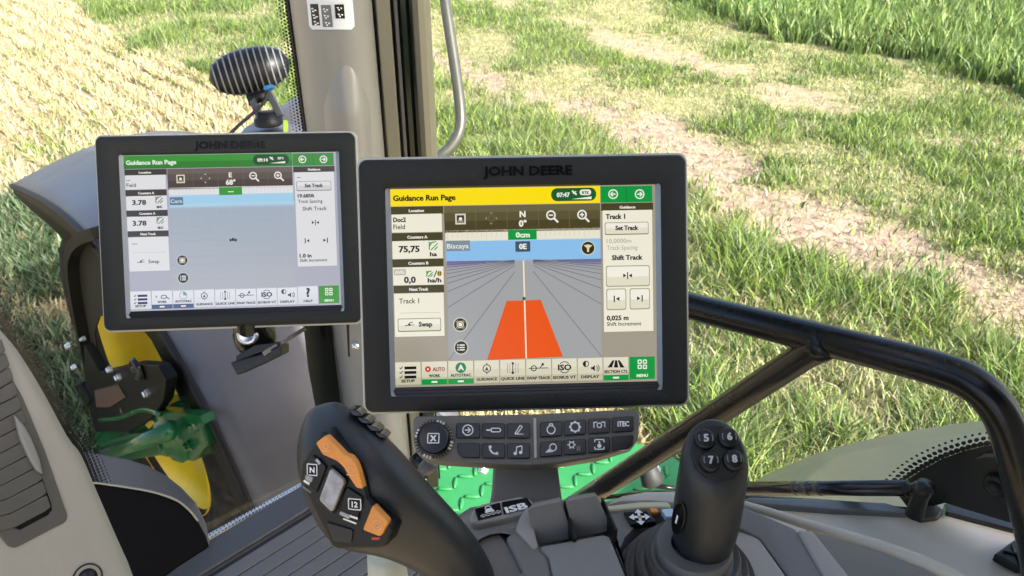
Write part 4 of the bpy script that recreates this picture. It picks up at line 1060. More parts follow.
# glossy finger buttons along the top ridge
for pts, m_ in ((((347, 409), (357, 410), (363, 416.5), (353, 416)), gloss), (((356, 417), (366, 418.5), (372, 424), (362, 423.5)), gloss), (((365, 424), (375, 426.5), (381, 432), (371, 431)), gloss), (((374, 431.5), (383, 434), (388, 438.5), (379, 437.5)), gloss)):
    mb = MB(); q = [P(x, y, .5295) for i_, (x, y) in enumerate(rounded(list(pts), 2))]; mb.prism(q, FWD * .02, m_); mb.build('finger_button', lev, bevel=.0012)
# base gaiter
mb = MB(); gc = Z(500, 566, 2.132); mb.lathe(gc, UP, [(.034, -.03), (.034, .003), (.030, .008), (.022, .010)], mat('gaiter_grey', (.16, .15, .14), .55, vary=.1, vscale=40), 32); mb.build('base_collar', lev)

# pale post beside the floor, under the lever
mb = MB(); q = P(386, 560, .80); mb.tube([q + UP * .01, q - UP * .04, q - UP * .30], [.018, .021, .023], cream, 20, True)
o = mb.build('seat_post'); tag(o, 'pale cream round post below the control lever', 'post')

# ------------------------------------------------------------------ dashboard (left)
dash = thing('dashboard', P(40, 590, .86), 'beige dashboard side with a louvred air vent, at the lower left corner', 'dashboard')
DN = (EYE - P(40, 470, .85)).normalized(); DN = (DN + RIGHT * .35).normalized(); DO = P(40, 470, .85)
def dp_(pts, off=0): return [onplane(x, y, DO + DN * off, DN) for x, y in pts]
edge = [(-60, 262), (-30, 292), (0, 330), (17, 350), (42, 390), (67, 436), (81, 455), (97, 492), (116, 536), (133, 576), (150, 640)]
mb = MB(); rows_ = []
es = smooth_path([Vector((x, y, 0)) for x, y in edge], 3)
for k, (ins, off) in enumerate(((0, -.08), (0, -.012), (2.5, -.005), (7, -.001), (14, .0003), (40, 0), (90, 0), (160, 0), (260, 0))):
    rows_.append([onplane(p.x - ins * .86, p.y + ins * .5, DO + DN * off, DN) for p in es])
mb.loft(rows_, beige, False, True, False); mb.build('side_panel', dash)
ventm = mat('vent_grey', (.066, .064, .058), .5, bump=.3, bscale=1200)
mb = MB(); mb.prism(dp_(rounded([(-80, 330), (0, 358), (22, 395), (45, 450), (68, 516), (66, 522), (16, 548), (9, 547), (-80, 440)], 3), .0025), -DN * .01, ventm); vt = mb.build('air_vent', dash, bevel=.003)
mb = MB(); mb.prism(dp_([(-80, 345), (0, 378), (14, 402), (28, 440), (51, 503), (52, 510), (48, 515), (20, 530), (14, 528), (0, 500), (-80, 430)], .0032), -DN * .004, gloss); mb.build('vent_opening', vt)
for k in range(12):
    y = 520 - k * 14.2; xr = 51 - k * 4.1 if k < 9 else 51 - k * 4.1
    c = [(-60, y + 2 + 26), (max(-20, 16 - k * 4.2), y + 7), (xr - 6, y - 8.5), (xr, y - 13), (xr - 4.0, y - 25), (xr - 9, y - 22.6), (max(-20, 10 - k * 4.2), y - 6.0), (-60, y + 12)]
    mb = MB(); mb.prism(dp_(c, .0055), -DN * .004, ventm); mb.build('louvre', vt, bevel=.0012)
mb = MB(); mb.prism(dp_([(14, 414), (24, 424), (32, 438), (40, 458), (44, 475), (36, 470), (28, 456), (20, 438)], .010), -DN * .008, mat('thumb_tab_grey', (.19, .19, .18), .45)); mb.build('thumb_tab', vt, bevel=.003)
mb = MB(); kc = dp_([(87.5, 578)], .0)[0]
mb.lathe(kc, DN, [(.0155, -.001), (.0155, .001), (.0140, .0015), (.013, -.004), (.010, -.004), (.010, .001), (.0001, .002)], blackpl, 28); mb.build('round_socket', dash)

# dark kick panel and grey cover behind
mb = MB(); KZ = 1.28
kick = [(80, 484), (100, 484.5), (141, 490.5), (160, 495), (178, 502), (190, 512), (199, 523), (206, 536), (209.5, 547), (180, 566), (150, 588), (60, 640), (60, 560)]
kp = [P(x, y, KZ) for x, y in kick]
mb.prism(kp, (P(140, 520, 1) - EYE).normalized() * .03, mat('kick_black', (.003, .003, .0035), .6, spec=.06)); tk = thing('kick_panel', P(130, 590, KZ), 'black rounded kick panel with a cream top edge, beside the dashboard', 'panel')
mb.build('panel', tk, bevel=.004)
mb = MB(); mb.tube(smooth_path([P(x, y, KZ - .002) for x, y in ((80, 482.6), (100, 483.4), (141, 489.6), (160, 494), (178, 501), (190, 511), (198, 521))], 5), .0015, mat('piping_cream', (.30, .285, .20), .45), 8); mb.build('edge_piping', tk)
mb = MB(); q = [(66, 446), (84, 451.5), (108, 455.5), (130, 460), (148, 466), (166, 475.5), (182, 488), (196, 503), (206, 523), (210, 545), (150, 560), (80, 520)]
mb.prism([P(x, y, 1.56) for x, y in q], (P(140, 480, 1.56) - EYE).normalized() * .05, mat('hood_side_grey', (.085, .085, .092), .5, vary=.1)); o = mb.build('engine_side_cover', bevel=.004); tag(o, 'dark grey rounded engine cover outside, above the black kick panel', 'cover')

# floor mat
mb = MB(); FZ = 1.372
floor_px = [(150, 590), (160, 577), (207, 549), (292, 499), (335, 476), (380, 520), (400, 640), (250, 760), (120, 640)]
mb.prism(zs(floor_px, FZ), (0, 0, -.03), matm); fm_ = thing('floor_mat', Z(300, 560, 1.34), 'grey ribbed rubber floor mat behind the control lever', 'mat'); mb.build('mat', fm_, bevel=.004)
mb = MB()
a, b = Z(209, 549, FZ), Z(292, 499.5, FZ); dd = (b - a).normalized(); nn = Vector((dd.y, -dd.x, 0))
mb.prism([a - dd * .4 - nn * .012, b + dd * .4 - nn * .012, b + dd * .4 + nn * .055, a - dd * .4 + nn * .055], (0, 0, .010), mat('mat_border', (.06, .06, .062), .6)); mb.build('border', fm_, bevel=.004)
wid = .0335
for k in range(16):
    o_ = a + nn * (.075 + k * wid) + dd * 0
    q = [o_ - dd * .5, o_ + dd * .33, o_ + dd * .33 + nn * (wid - .0032), o_ - dd * .5 + nn * (wid - .0032)]
    mb = MB(); mb.prism([p + UP * .009 for p in q], (0, 0, -.009), matm); mb.build('rib', fm_, bevel=.0018)
mb = MB(); q = a + nn * .06; mb.prism([q - dd * .6 + UP * .0015, q + dd * .34 + UP * .0015, q + dd * .34 + nn * .62 + UP * .0015, q - dd * .6 + nn * .62 + UP * .0015], (0, 0, -.001), grovem); mb.build('groove_bed', fm_)

# monitor mount below the rear monitor
mm = thing('monitor_mount', P(255, 375, .97), 'black ball mount with a flat bracket under the left monitor', 'mount')
mb = MB(); c = P(253, 330, .985); ax = (UP * .95 - FWD * .25).normalized()
mb.lathe(c, ax, [(.012, -.032), (.022, -.028), (.0255, -.016), (.0255, -.004), (.022, .004), (.022, .03)], gloss, 28); bl = mb.build('ball_clamp', mm)
mb = MB(); mb.lathe(c - FWD * .004 - ax * .008, -FWD * .9 + UP * .1, [(.013, .016), (.013, .023), (.010, .0255), (.008, .0235), (.0001, .0235)], chrome, 20); mb.build('clamp_bolt', bl)
mb = MB(); pts = [(230, 362.5), (262, 353.5), (281, 344.5), (281.5, 354), (262, 364), (237, 375.5)]
mb.prism([P(x, y, .955) for x, y in pts], FWD * .035, blackpl); mb.build('bracket', mm, bevel=.002)
mb = MB(); mb.prism([P(x, y, .962) for x, y in ((236, 362), (262, 352), (280, 344.8), (280, 342), (255, 345), (236, 356))], FWD * .03, blackpl)
mb.build('bracket_web', mm, bevel=.001)
mb = MB(); mb.prism([P(262, 352, .948), P(303, 327.5, .99), P(306, 330, .99), P(264, 356, .948)], FWD * .004, mat('mount_strap_grey', (.12, .11, .095), .4)); mb.build('strap', mm)

# ------------------------------------------------------------------ front wheel, fender, axle
WA = math.radians(44); WH = Vector((-math.sin(WA), math.cos(WA), 0)); WR = Vector((math.cos(WA), math.sin(WA), 0))   # slightly steered
rim_c = WH * 2.68 + WR * .67 + UP * .755
axl = thing('front_axle', HRZ(2.60, .60, .02), 'green front axle end with its yellow rimmed wheel, under the grey front fender', 'axle')
wh = bpy.data.objects.new('wheel', None); COL.objects.link(wh); wh.parent = axl
C = Vector((rim_c.x, rim_c.y, rim_c.z)); ax = WR
mb = MB(); tp = [(.485, .03), (.502, .004), (.53, -.010), (.59, -.030), (.64, -.03), (.68, 0), (.695, .06), (.70, .24), (.695, .42), (.68, .48), (.64, .51), (.59, .51), (.53, .50), (.502, .48), (.485, .45)]
mb.lathe(C, ax, tp, tyrem, 72); e1 = WH; e2 = UP
for k in range(22):
    for sd in (0, 1):
        a = 2 * math.pi * (k + .5 * sd) / 22; 
        pts = []
        for (r_, x_, da) in ((.682, -.005, 0), (.700, .05, .05), (.703, .24, .17)):
            xx = x_ if sd == 0 else .50 - x_
            pts.append((r_, xx, a + da))
        rg = []
        for (r_, xx, aa) in pts:
            e = e1 * math.cos(aa) + e2 * math.sin(aa); t_ = -e1 * math.sin(aa) + e2 * math.cos(aa); c = C + ax * xx
            rg.append([c + e * (r_ - .03) - t_ * .026, c + e * (r_ - .03) + t_ * .026, c + e * (r_ + .03) + t_ * .018, c + e * (r_ + .03) - t_ * .018])
        mb.loft(rg, tyrem, True, False)
mb.build('tyre', wh)
mb = MB(); rp2 = [(.500, -.004), (.508, .008), (.500, .022), (.478, .028), (.470, .055), (.432, .07), (.425, .17), (.405, .20), (.26, .215), (.20, .24), (.16, .25), (.0001, .25)]
mb.lathe(C, ax, rp2, yellowm, 72); rm = mb.build('rim', wh)
for k in range(8):
    mb = MB(); a = 2 * math.pi * k / 8 + .2; e = WH * math.cos(a) + UP * math.sin(a); t_ = ax.cross(e)
    mb.box(C + ax * .208 + e * .335, e * .035, t_ * .014, ax * .006, gloss); mb.build('rim_slot', wh)

FC = .50
inner = [(12, 186), (22, 190), (42, 200), (66, 217), (95, 246), (128, 286), (156, 321), (188, 375), (217, 431), (239, 480), (258, 524)]
ip = [RP(x, y, FC) for x, y in inner]; ip = smooth_path(ip, 4)
fd = thing('front_fender', HRZ(2.4, .75, 1.0), 'long curved grey fender over the right front wheel, outside the windscreen', 'fender')
mb = MB(); rows_ = []
NR_ = 10
cent = HRZ(2.55, .5, .55)
for k in range(NR_ + 1):
    t_ = k / NR_; rr = []
    for p in ip:
        o_ = (p - cent); o_ -= RD * o_.dot(RD); o_.normalize()
        rr.append(p + RD * (.60 * t_) + o_ * (.10 * math.sin(t_ * math.pi * .62)))
    rows_.append(rr)
mb.loft(rows_, fendm, False, True, False)
sk = mb.build('skin', fd); so = sk.modifiers.new('s', 'SOLIDIFY'); so.thickness = .014; so.offset = 0
mb = MB(); mb.tube(ip, .011, mat('bead_black', (.012, .012, .013), .5, spec=.15), 10); mb.build('edge_bead', fd)
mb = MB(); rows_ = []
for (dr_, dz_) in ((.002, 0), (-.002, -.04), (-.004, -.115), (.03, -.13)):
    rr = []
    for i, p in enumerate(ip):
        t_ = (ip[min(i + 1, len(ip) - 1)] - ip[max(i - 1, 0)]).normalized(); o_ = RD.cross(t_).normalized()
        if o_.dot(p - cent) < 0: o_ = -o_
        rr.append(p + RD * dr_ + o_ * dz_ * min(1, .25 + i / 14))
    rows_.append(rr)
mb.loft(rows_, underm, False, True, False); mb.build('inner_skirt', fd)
# fender bracket
mb = MB()
BR = .475
flat = smooth_path([RP(x, y, BR) for x, y in ((100, 232), (84, 238), (74, 250), (72, 270), (78, 310), (87, 355), (97, 400), (100, 425))], 4)
rg = []
for i, p in enumerate(flat):
    t_ = (flat[min(i + 1, len(flat) - 1)] - flat[max(i - 1, 0)]).normalized(); s_ = RD.cross(t_).normalized()
    rg.append([p - s_ * .017 - RD * .02, p + s_ * .017 - RD * .02, p + s_ * .017 + RD * .02, p - s_ * .017 + RD * .02])
mb.loft(rg, underm, True, False); mb.build('support_strap', fd)
mb = MB(); mb.prism([RP(x, y, .492) for x, y in ((72, 236), (98, 250), (124, 282), (150, 318), (140, 322), (112, 314), (99, 317), (94, 332), (97, 352), (88, 352), (80, 300), (74, 262))], RD * .006, mat('dusty_guard', (.022, .021, .015), .7, spec=.1, vary=.3, vscale=12)); mb.build('inner_guard', fd)
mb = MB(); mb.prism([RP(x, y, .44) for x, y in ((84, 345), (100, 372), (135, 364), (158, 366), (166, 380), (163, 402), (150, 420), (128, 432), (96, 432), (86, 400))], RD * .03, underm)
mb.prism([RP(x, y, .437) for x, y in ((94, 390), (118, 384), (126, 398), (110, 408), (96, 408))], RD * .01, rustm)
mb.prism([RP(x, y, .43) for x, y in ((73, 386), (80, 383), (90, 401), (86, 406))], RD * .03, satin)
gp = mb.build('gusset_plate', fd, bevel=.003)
for (x, y, r_) in ((69, 346, 6), (84, 338.5, 3.5), (75, 367, 5), (111, 369, 5), (119.5, 377, 5), (148, 393, 5)):
    c = RP(x, y, .437); s_ = r_ / F * 1.5
    mb = MB(); mb.lathe(c, -RD, [(s_ * 1.25, -.004), (s_ * 1.25, .006), (s_, .007), (s_, .012), (s_ * .7, .015), (.0001, .015)], chrome, 6 if r_ > 4.5 else 10, smooth=False); mb.build('bolt', gp)
mb = MB(); c = RP(139, 369, .435); mb.lathe(c, -RD, [(.034, 0), (.034, .010), (.026, .016), (.024, .010), (.012, .010), (.012, .018), (.0001, .018)], satin, 24); mb.build('pivot_boss', gp)

mb = MB(); k0 = RP(170, 436, .46); mb.lathe(k0 + RD * .06, -RD, [(.0001, 0), (.085, 0), (.085, .06), (.07, .075), (.055, .075), (.05, .09), (.03, .095), (.0001, .095)], greenm, 28); hb = mb.build('knuckle', axl)
mb = MB(); mb.lathe(k0 - RD * .036, -RD, [(.03, 0), (.03, .006), (.024, .008), (.018, .004), (.014, .008), (.0001, .008)], mat('dark_green', (.008, .07, .02), .35), 6, smooth=False); mb.build('bolt', hb)
mb = MB(); mb.tube([RP(168, 432, .40), RP(130, 447, .39), RP(98, 459, .38)], [.024, .018, .018], greenm, 14); mb.build('steering_rod', axl)
mb = MB(); mb.prism([RP(x, y, .47) for x, y in ((98, 424), (112, 408), (140, 406), (168, 412), (196, 420), (206, 446), (192, 462), (160, 456), (120, 462), (96, 448))], RD * .10, greenm); mb.build('axle_casting', axl, bevel=.008)
mb = MB(); mb.tube(smooth_path([RP(x, y, .47) for x, y in ((96, 438), (108, 424), (118, 414), (122, 406))], 4), .010, greenm, 10); mb.tube(smooth_path([RP(x, y, .46) for x, y in ((100, 452), (118, 446), (128, 434), (130, 420), (126, 408))], 4), .007, rubber, 10); mb.build('hose', axl)
for (x, y, r_) in ((190, 428, 5), (186, 447, 5), (152, 444, 4), (140, 418, 4), (112, 420, 4)):
    c = RP(x, y, .455); mb = MB(); mb.lathe(c + RD * .02, -RD, [(.016, 0), (.016, .014), (.011, .016), (.011, .026), (.0001, .027)], greenm, 6, smooth=False); mb.build('bolt', hb)
mb = MB(); mb.tube(smooth_path([RP(x, y, .43) for x, y in ((104, 446), (128, 438), (150, 436))], 4), .012, greenm, 10)
mb.tube(smooth_path([RP(x, y, .44) for x, y in ((100, 420), (120, 418), (142, 410), (160, 414))], 4), .008, greenm, 10)
mb.prism([RP(x, y, .45) for x, y in ((150, 410), (200, 416), (204, 424), (152, 418))], RD * .03, greenm); mb.build('linkage', axl)
mb = MB(); mb.tube([RP(123, 396, .46), RP(126, 410, .455), RP(132, 424, .46)], [.014, .018, .012], fendlip, 12); mb.build('sensor', axl)
mb = MB(); mb.add([RP(x, y, .462) for x, y in ((145, 425), (150, 420), (157, 422), (161, 417), (160, 423), (153, 425), (149, 429))][::-1], [list(range(7))], yellowm); mb.build('arrow_sticker', axl)

# ------------------------------------------------------------------ work light
wl = thing('work_light', P(270, 128, 1.95), 'black oval work light with cooling fins on a forked bracket, left of the pillar', 'work light')
c = P(249.5, 71.5, 1.95); A = P(291.5, 61, 1.97); B = P(207.5, 80.5, 1.93)
ax = (A - B).normalized(); hl = (A - B).length / 2; c = (A + B) / 2
vup = (-DOWN - ax * (-DOWN).dot(ax)).normalized(); vf = ax.cross(vup)
rv = 24.5 / F * 1.95
def er(s_): return math.sqrt(max(0.0, 1 - abs(s_) ** 2.3))
def disc(s_, r_, th, m, mb):
    rg = []
    for q in (-th, th):
        rg.append([c + ax * (s_ * hl + q) + vup * r_ * math.cos(a) + vf * r_ * .85 * math.sin(a) for a in [2 * math.pi * k / 32 for k in range(32)]])
    mb.loft(rg, m, True, False)
mb = MB(); rg = []
for k in range(17):
    s_ = -1 + 2 * k / 16; r_ = rv * .88 * er(s_) + .0008
    rg.append([c + ax * s_ * hl * .97 + vup * r_ * math.cos(a) + vf * r_ * .85 * math.sin(a) for a in [2 * math.pi * i / 32 for i in range(32)]])
mb.loft(rg, lampm); hs = mb.build('housing', wl)
for k in range(12):
    s_ = -.80 + k * .145
    mb = MB(); disc(s_, rv * er(s_) * .95, .0018, finm if k % 1 == 0 else lampm, mb); mb.build('cooling_fin', hs)
for (x0, y0, x1, y1) in ((251, 95, 263, 124), (269, 92, 281, 116)):
    mb = MB(); a, b = P(x0, y0, 1.95), P(x1, y1, 1.93); t_ = (b - a).normalized(); s_ = t_.cross(FWD).normalized()
    mb.loft([[p + s_ * w_ + FWD * q for w_, q in ((-.008, -.012), (.008, -.012), (.008, .012), (-.008, .012))] for p in (a, b)], mat('lamp_bracket_grey', (.07, .072, .075), .4), True, False); mb.build('bracket_arm', wl, bevel=.002)
mb = MB(); q = P(260, 97, 1.95); mb.lathe(q - ax * .03, ax, [(.0001, 0), (.014, 0), (.014, .055), (.0001, .055)], lampm, 16); mb.build('pivot', wl)
mb = MB(); q = P(268, 119, 1.93); mb.lathe(q - UP * .012, UP, [(.034, 0), (.034, .012), (.026, .020), (.022, .028), (.0001, .028)], lampm, 24)
mb.build('swivel_base', wl)
mb = MB(); q = P(272, 126, 1.95); mb.lathe(q - UP * .03, UP, [(.075, 0), (.075, .018), (.068, .024), (.0001, .026)], fendm, 32); mb.tube([q - UP * .02, q - UP * .55], .03, satin, 12)
mb.build('mounting_plate', wl)
mb = MB(); q = P(316, 132, 2.12); mb.lathe(q - UP * .03, UP, [(.13, 0), (.12, .05), (.095, .09), (.055, .115), (.0001, .125)], fendm, 32); mb.build('dome_cover', wl)
mb = MB(); mb.tube(smooth_path([P(x, y, 1.91) for x, y in ((268, 92), (264, 102), (252, 114), (238, 126), (228, 136))], 4), .0042, rubber, 8); mb.build('cable', wl)
mb = MB(); mb.prism([P(x, y, 1.885) for x, y in ((262.5, 87.5), (266, 85), (271, 84), (274, 85), (272.5, 87.5), (268, 89), (263.5, 90))], FWD * .02, bluem); mb.build('connector', wl, bevel=.003)
mb = MB(); mb.prism([P(x, y, 1.88) for x, y in ((283.4, 120), (287.6, 120.6), (287.6, 132), (283.4, 132))], FWD * .004, limem); mb.build('tape', wl)

# ------------------------------------------------------------------ rear fender and step plate
arcpx = [(747, 492), (758, 484), (770, 477.5), (798, 465.5), (827, 455), (866, 445), (904, 437), (945, 430.5), (985, 426), (1030, 423.5), (1080, 424)]
op = [RP(x, y, 1.42) for x, y in arcpx]
first = op[0]; t0 = (op[0] - op[1]).normalized(); op = [first + t0 * .30 - UP * .10, first + t0 * .15 - UP * .03] + op
op = smooth_path(op, 4)
mb = MB(); rows_ = []
for k in range(9):
    t_ = k / 8; rows_.append([p - RD * (.54 * t_) - UP * (.03 * (1 - math.cos(t_ * 1.2)) + (.05 * max(0, .2 - t_) ** 1 * 0)) for p in op])
rows_ = [[p + RD * .004 - UP * .05 for p in rows_[0]], [p + RD * .004 - UP * .015 for p in rows_[0]]] + rows_
mb.loft(rows_, olivem, False, True, False); o = mb.build('rear_fender'); tag(o, 'smooth olive green rear fender outside the side window', 'fender')
so = o.modifiers.new('s', 'SOLIDIFY'); so.thickness = .01

SZ = 1.25
sp = thing('step_plate', Z(560, 480, SZ - .05), 'bright green tread plate step outside the cab, below the button panel', 'step')
mb = MB(); mb.prism(zs([(428, 505), (424, 448), (470, 436), (560, 440), (640, 444), (674, 458), (720, 492), (660, 530), (560, 540), (440, 540)], SZ), (0, 0, -.03), platem)
o0 = Z(450, 490, SZ)
for i in range(-4, 26):
    for j in range(-8, 18):
        p = o0 + HD * (j * .062 - .3) + RD * (i * .031 - .1 + 0)
        a = math.radians(45 if (i + j) % 2 else -45); e = HD * math.cos(a) + RD * math.sin(a); t_ = HD * -math.sin(a) + RD * math.cos(a)
        # stay on the plate
        q = p - EYE; dpt = q.dot(FWD); x = 512 + F * q.dot(RIGHT) / dpt; y = 288 + F * q.dot(DOWN) / dpt
        if not (432 < x < 705 and 450 < y < 520 and (x < 655 or y > 452 + (x - 655) * .75)): continue
        ring0 = [p + e * .021 * math.cos(2 * math.pi * k / 10) + t_ * .0065 * math.sin(2 * math.pi * k / 10) + UP * .0005 for k in range(10)]
        ring1 = [p + e * .014 * math.cos(2 * math.pi * k / 10) + t_ * .003 * math.sin(2 * math.pi * k / 10) + UP * .005 for k in range(10)]
        mb.loft([ring0, ring1], platem, True, True)
mb.build('plate', sp)
for x, y in ((483, 470), (655, 470)):
    mb = MB(); mb.lathe(Z(x, y, SZ), UP, [(.014, 0), (.014, .005), (.009, .006), (.009, .014), (.0001, .015)], chrome, 12); mb.build('bolt', sp)
bs = thing('rubber_buffer', Z(652, 488, 1.30), 'small black rubber buffer standing between the slanting brace and the joystick', 'buffer')
mb = MB(); q0, q1 = P(646, 463, 1.30), P(654, 486, 1.30); mb.tube([q0, q0.lerp(q1, .15), q0.lerp(q1, .85), q1], [.010, .015, .019, .012], rubber, 14); mb.build('body', bs)
mb = MB(); mb.tube([P(650, 485, 1.30), P(680, 489, 1.30)], .004, satin, 8); mb.build('stem', bs)
# small pipe fitting beside the knob
pf = thing('pipe_fitting', P(425, 470, .95), 'small grey pipe fitting left of the green step, under the selector knob', 'fitting')
mb = MB(); mb.tube([P(413, 455, .95), P(421, 464, .95), P(431, 470, .95)], [.007, .008, .008], satin, 12); mb.build('hose', pf)
mb = MB(); mb.tube([P(421, 473, .93), P(424, 470, .93), P(432, 462, .93)], [.006, .0085, .0095], fendlip, 14); mb.build('ferrule', pf)

# ------------------------------------------------------------------ cab roof, and walls added behind the viewer to shade the inside
linm = mat('roof_lining', (.62, .61, .57), .8)
mb = MB()      # roof; hatch opening added in the middle to let sky light onto the console
for h0, h1, r0, r1 in ((.85, 1.5, -1.0, .97), (-1.1, -.15, -1.0, .97), (-.15, .85, -1.0, -.55), (-.15, .85, .50, .97)):
    mb.prism([HRZ(h1, r0, 3.03), HRZ(h1, r1, 3.03), HRZ(h0, r1, 3.03), HRZ(h0, r0, 3.03)], (0, 0, .10), linm); o = mb.build('cab_roof'); tag(o, kind='structure')
mb = MB(); mb.prism([HRZ(-1.0, .80, 1.3), HRZ(-.02, .80, 1.3), HRZ(-.02, .80, 3.03), HRZ(-1.0, .80, 3.03)], RD * .04, linm)  # solid walls added out of view to keep sun off the interior
mb.prism([HRZ(-1.0, -.95, 1.3), HRZ(-1.0, .84, 1.3), HRZ(-1.0, .84, 3.03), HRZ(-1.0, -.95, 3.03)], HD * -.04, linm); o = mb.build('added_shade_wall'); tag(o, kind='structure')

# ------------------------------------------------------------------ field: ground sheet, verge grass, crop, stubble
def gpt(px, py):
    q = Z(px, py, 0.0); return (q.x, q.y)
def poly_w(pts): return np.array([gpt(*p) for p in pts])
def seg_dist(x, y, pl):
    """signed lateral distance (left of the travel direction is +) to a polyline, and unsigned distance"""
    best = np.full(x.shape, 1e9); sgn = np.zeros(x.shape)
    for a, b in zip(pl, pl[1:]):
        d = b - a; L2 = (d ** 2).sum(); t_ = np.clip(((x - a[0]) * d[0] + (y - a[1]) * d[1]) / L2, 0, 1)
        ex, ey = x - a[0] - t_ * d[0], y - a[1] - t_ * d[1]; ds = np.hypot(ex, ey); cr = d[0] * ey - d[1] * ex
        u = ds < best; best = np.where(u, ds, best); sgn = np.where(u, np.sign(cr), sgn)
    return best, sgn
_tab = rng.random((256, 256))
def vnoise(x, y, s_, seed=0):
    x = x / s_ + seed * 17.3; y = y / s_ + seed * 9.1; xi = np.floor(x).astype(int); yi = np.floor(y).astype(int); fx, fy = x - xi, y - yi
    fx = fx * fx * (3 - 2 * fx); fy = fy * fy * (3 - 2 * fy); g_ = lambda i, j: _tab[i % 256, j % 256]
    return (g_(xi, yi) * (1 - fx) + g_(xi + 1, yi) * fx) * (1 - fy) + (g_(xi, yi + 1) * (1 - fx) + g_(xi + 1, yi + 1) * fx) * fy
def fbm(x, y, s_, seed=0): return .5 * vnoise(x, y, s_, seed) + .3 * vnoise(x, y, s_ / 2.1, seed + 1) + .2 * vnoise(x, y, s_ / 4.3, seed + 2)
CROP = poly_w([(540, -105), (610, -50), (680, 0), (756, 31), (850, 54), (944, 67), (1024, 97), (1150, 150), (1400, 300)])
PALE = poly_w([(400, -40), (500, 0), (610, 35), (680, 60), (760, 83), (854, 109), (935, 128), (1024, 158), (1200, 225)])
SOIL = poly_w([(330, 20), (430, 62), (490, 86), (600, 114), (690, 155), (724, 182), (769, 212), (859, 248), (950, 275), (1024, 312), (1200, 405)])
STUB = poly_w([(-60, -60), (50, -2), (150, 52), (195, 66), (260, 100), (330, 150), (420, 230)])
def fields(x, y):
    dc, sc_ = seg_dist(x, y, CROP); dp2, _ = seg_dist(x, y, PALE); ds, _ = seg_dist(x, y, SOIL); dt, st = seg_dist(x, y, STUB)
    wob = (fbm(x, y, 1.2, 3) - .5)
    crop = (np.where(sc_ > 0, dc, -dc) + wob * 1.1 + (fbm(x, y, .35, 91) - .5) * .7) > 0
    stub = (np.where(st < 0, dt, -dt) + wob * .8) > 0
    w2 = fbm(x, y, .5, 61) - .5; w3 = 1.8 * (fbm(x, y, .16, 71) - .5)
    soil = np.clip(1.25 - (ds + wob * .8 + w2 * .8 + w3 * .6) / .50, 0, 1); pale = np.clip(.85 - (dp2 + wob * 1.0 + w2 * .9 + w3 * .5) / .5, 0, 1)
    return crop, stub, soil, pale
# ground mesh
def axis(lo, hi, step, far):
    a = list(np.arange(lo, hi + 1e-6, step)); e = step
    u = [a[0]]; 
    while u[-1] > -far: e *= 1.35; u.append(u[-1] - e)
    e = step; v = [a[-1]]
    while v[-1] < far: e *= 1.35; v.append(v[-1] + e)
    return np.array(u[:0:-1] + a + v[1:])
gx = axis(-11, 9, .10, 300); gy = axis(1, 17, .10, 300)
GX, GY = np.meshgrid(gx, gy); crop, stub, soil, pale = fields(GX, GY)
H_ = (fbm(GX, GY, .5, 5) - .5) * .05 + (fbm(GX, GY, 3, 8) - .5) * .06 - soil * .03
far_ = np.clip((np.hypot(GX, GY) - 25) / 30, 0, 1); H_ *= 1 - far_
ny_, nx_ = GX.shape
me = bpy.data.meshes.new('ground'); nv_ = nx_ * ny_
me.vertices.add(nv_); me.vertices.foreach_set('co', np.c_[GX.ravel(), GY.ravel(), H_.ravel() - .02].ravel())
I = np.arange(nv_).reshape(ny_, nx_); Q = np.stack([I[:-1, :-1], I[:-1, 1:], I[1:, 1:], I[1:, :-1]], -1).reshape(-1, 4)
me.loops.add(Q.size); me.loops.foreach_set('vertex_index', Q.ravel()); me.polygons.add(len(Q)); me.polygons.foreach_set('loop_start', np.arange(len(Q)) * 4)
me.polygons.foreach_set('use_smooth', np.ones(len(Q), bool)); me.update(); me.validate()
at = me.attributes.new('soil', 'FLOAT', 'POINT'); at.data.foreach_set('value', np.maximum(soil, pale * .75).ravel().astype(np.float32))
at = me.attributes.new('stubble', 'FLOAT', 'POINT'); at.data.foreach_set('value', stub.ravel().astype(np.float32))
gm = bpy.data.materials.new('field_soil'); gm.use_nodes = True; nt = gm.node_tree; N = nt.nodes; L = nt.links; b = N['Principled BSDF']; b.inputs['Roughness'].default_value = .95; b.inputs['Specular IOR Level'].default_value = .1
geo = N.new('ShaderNodeNewGeometry')
def nz(sc_, det=8):
    n = N.new('ShaderNodeTexNoise'); n.inputs['Scale'].default_value = sc_; n.inputs['Detail'].default_value = det; n.inputs['Roughness'].default_value = .7; L.new(geo.outputs['Position'], n.inputs['Vector']); return n.outputs['Fac']
def ramp(src, stops):
    r_ = N.new('ShaderNodeValToRGB'); e = r_.color_ramp.elements
    while len(e) < len(stops): e.new(.5)
    for i, (p, c_) in enumerate(stops): e[i].position = p; e[i].color = (*c_, 1)
    L.new(src, r_.inputs[0]); return r_.outputs[0]
def mixc(f, a, b_):
    m = N.new('ShaderNodeMix'); m.data_type = 'RGBA'; L.new(f, m.inputs['Factor']); L.new(a, m.inputs['A']); L.new(b_, m.inputs['B']); return m.outputs['Result']
turf = ramp(nz(9), [(.3, (.10, .11, .04)), (.5, (.22, .21, .10)), (.7, (.34, .31, .18))])
dirt = ramp(nz(14), [(.3, (.17, .118, .09)), (.48, (.285, .212, .165)), (.6, (.335, .256, .20)), (.75, (.40, .315, .25))])
strw = ramp(nz(11), [(.3, (.16, .12, .075)), (.48, (.31, .25, .15)), (.7, (.44, .38, .25))])
as_ = N.new('ShaderNodeAttribute'); as_.attribute_name = 'soil'; at_ = N.new('ShaderNodeAttribute'); at_.attribute_name = 'stubble'
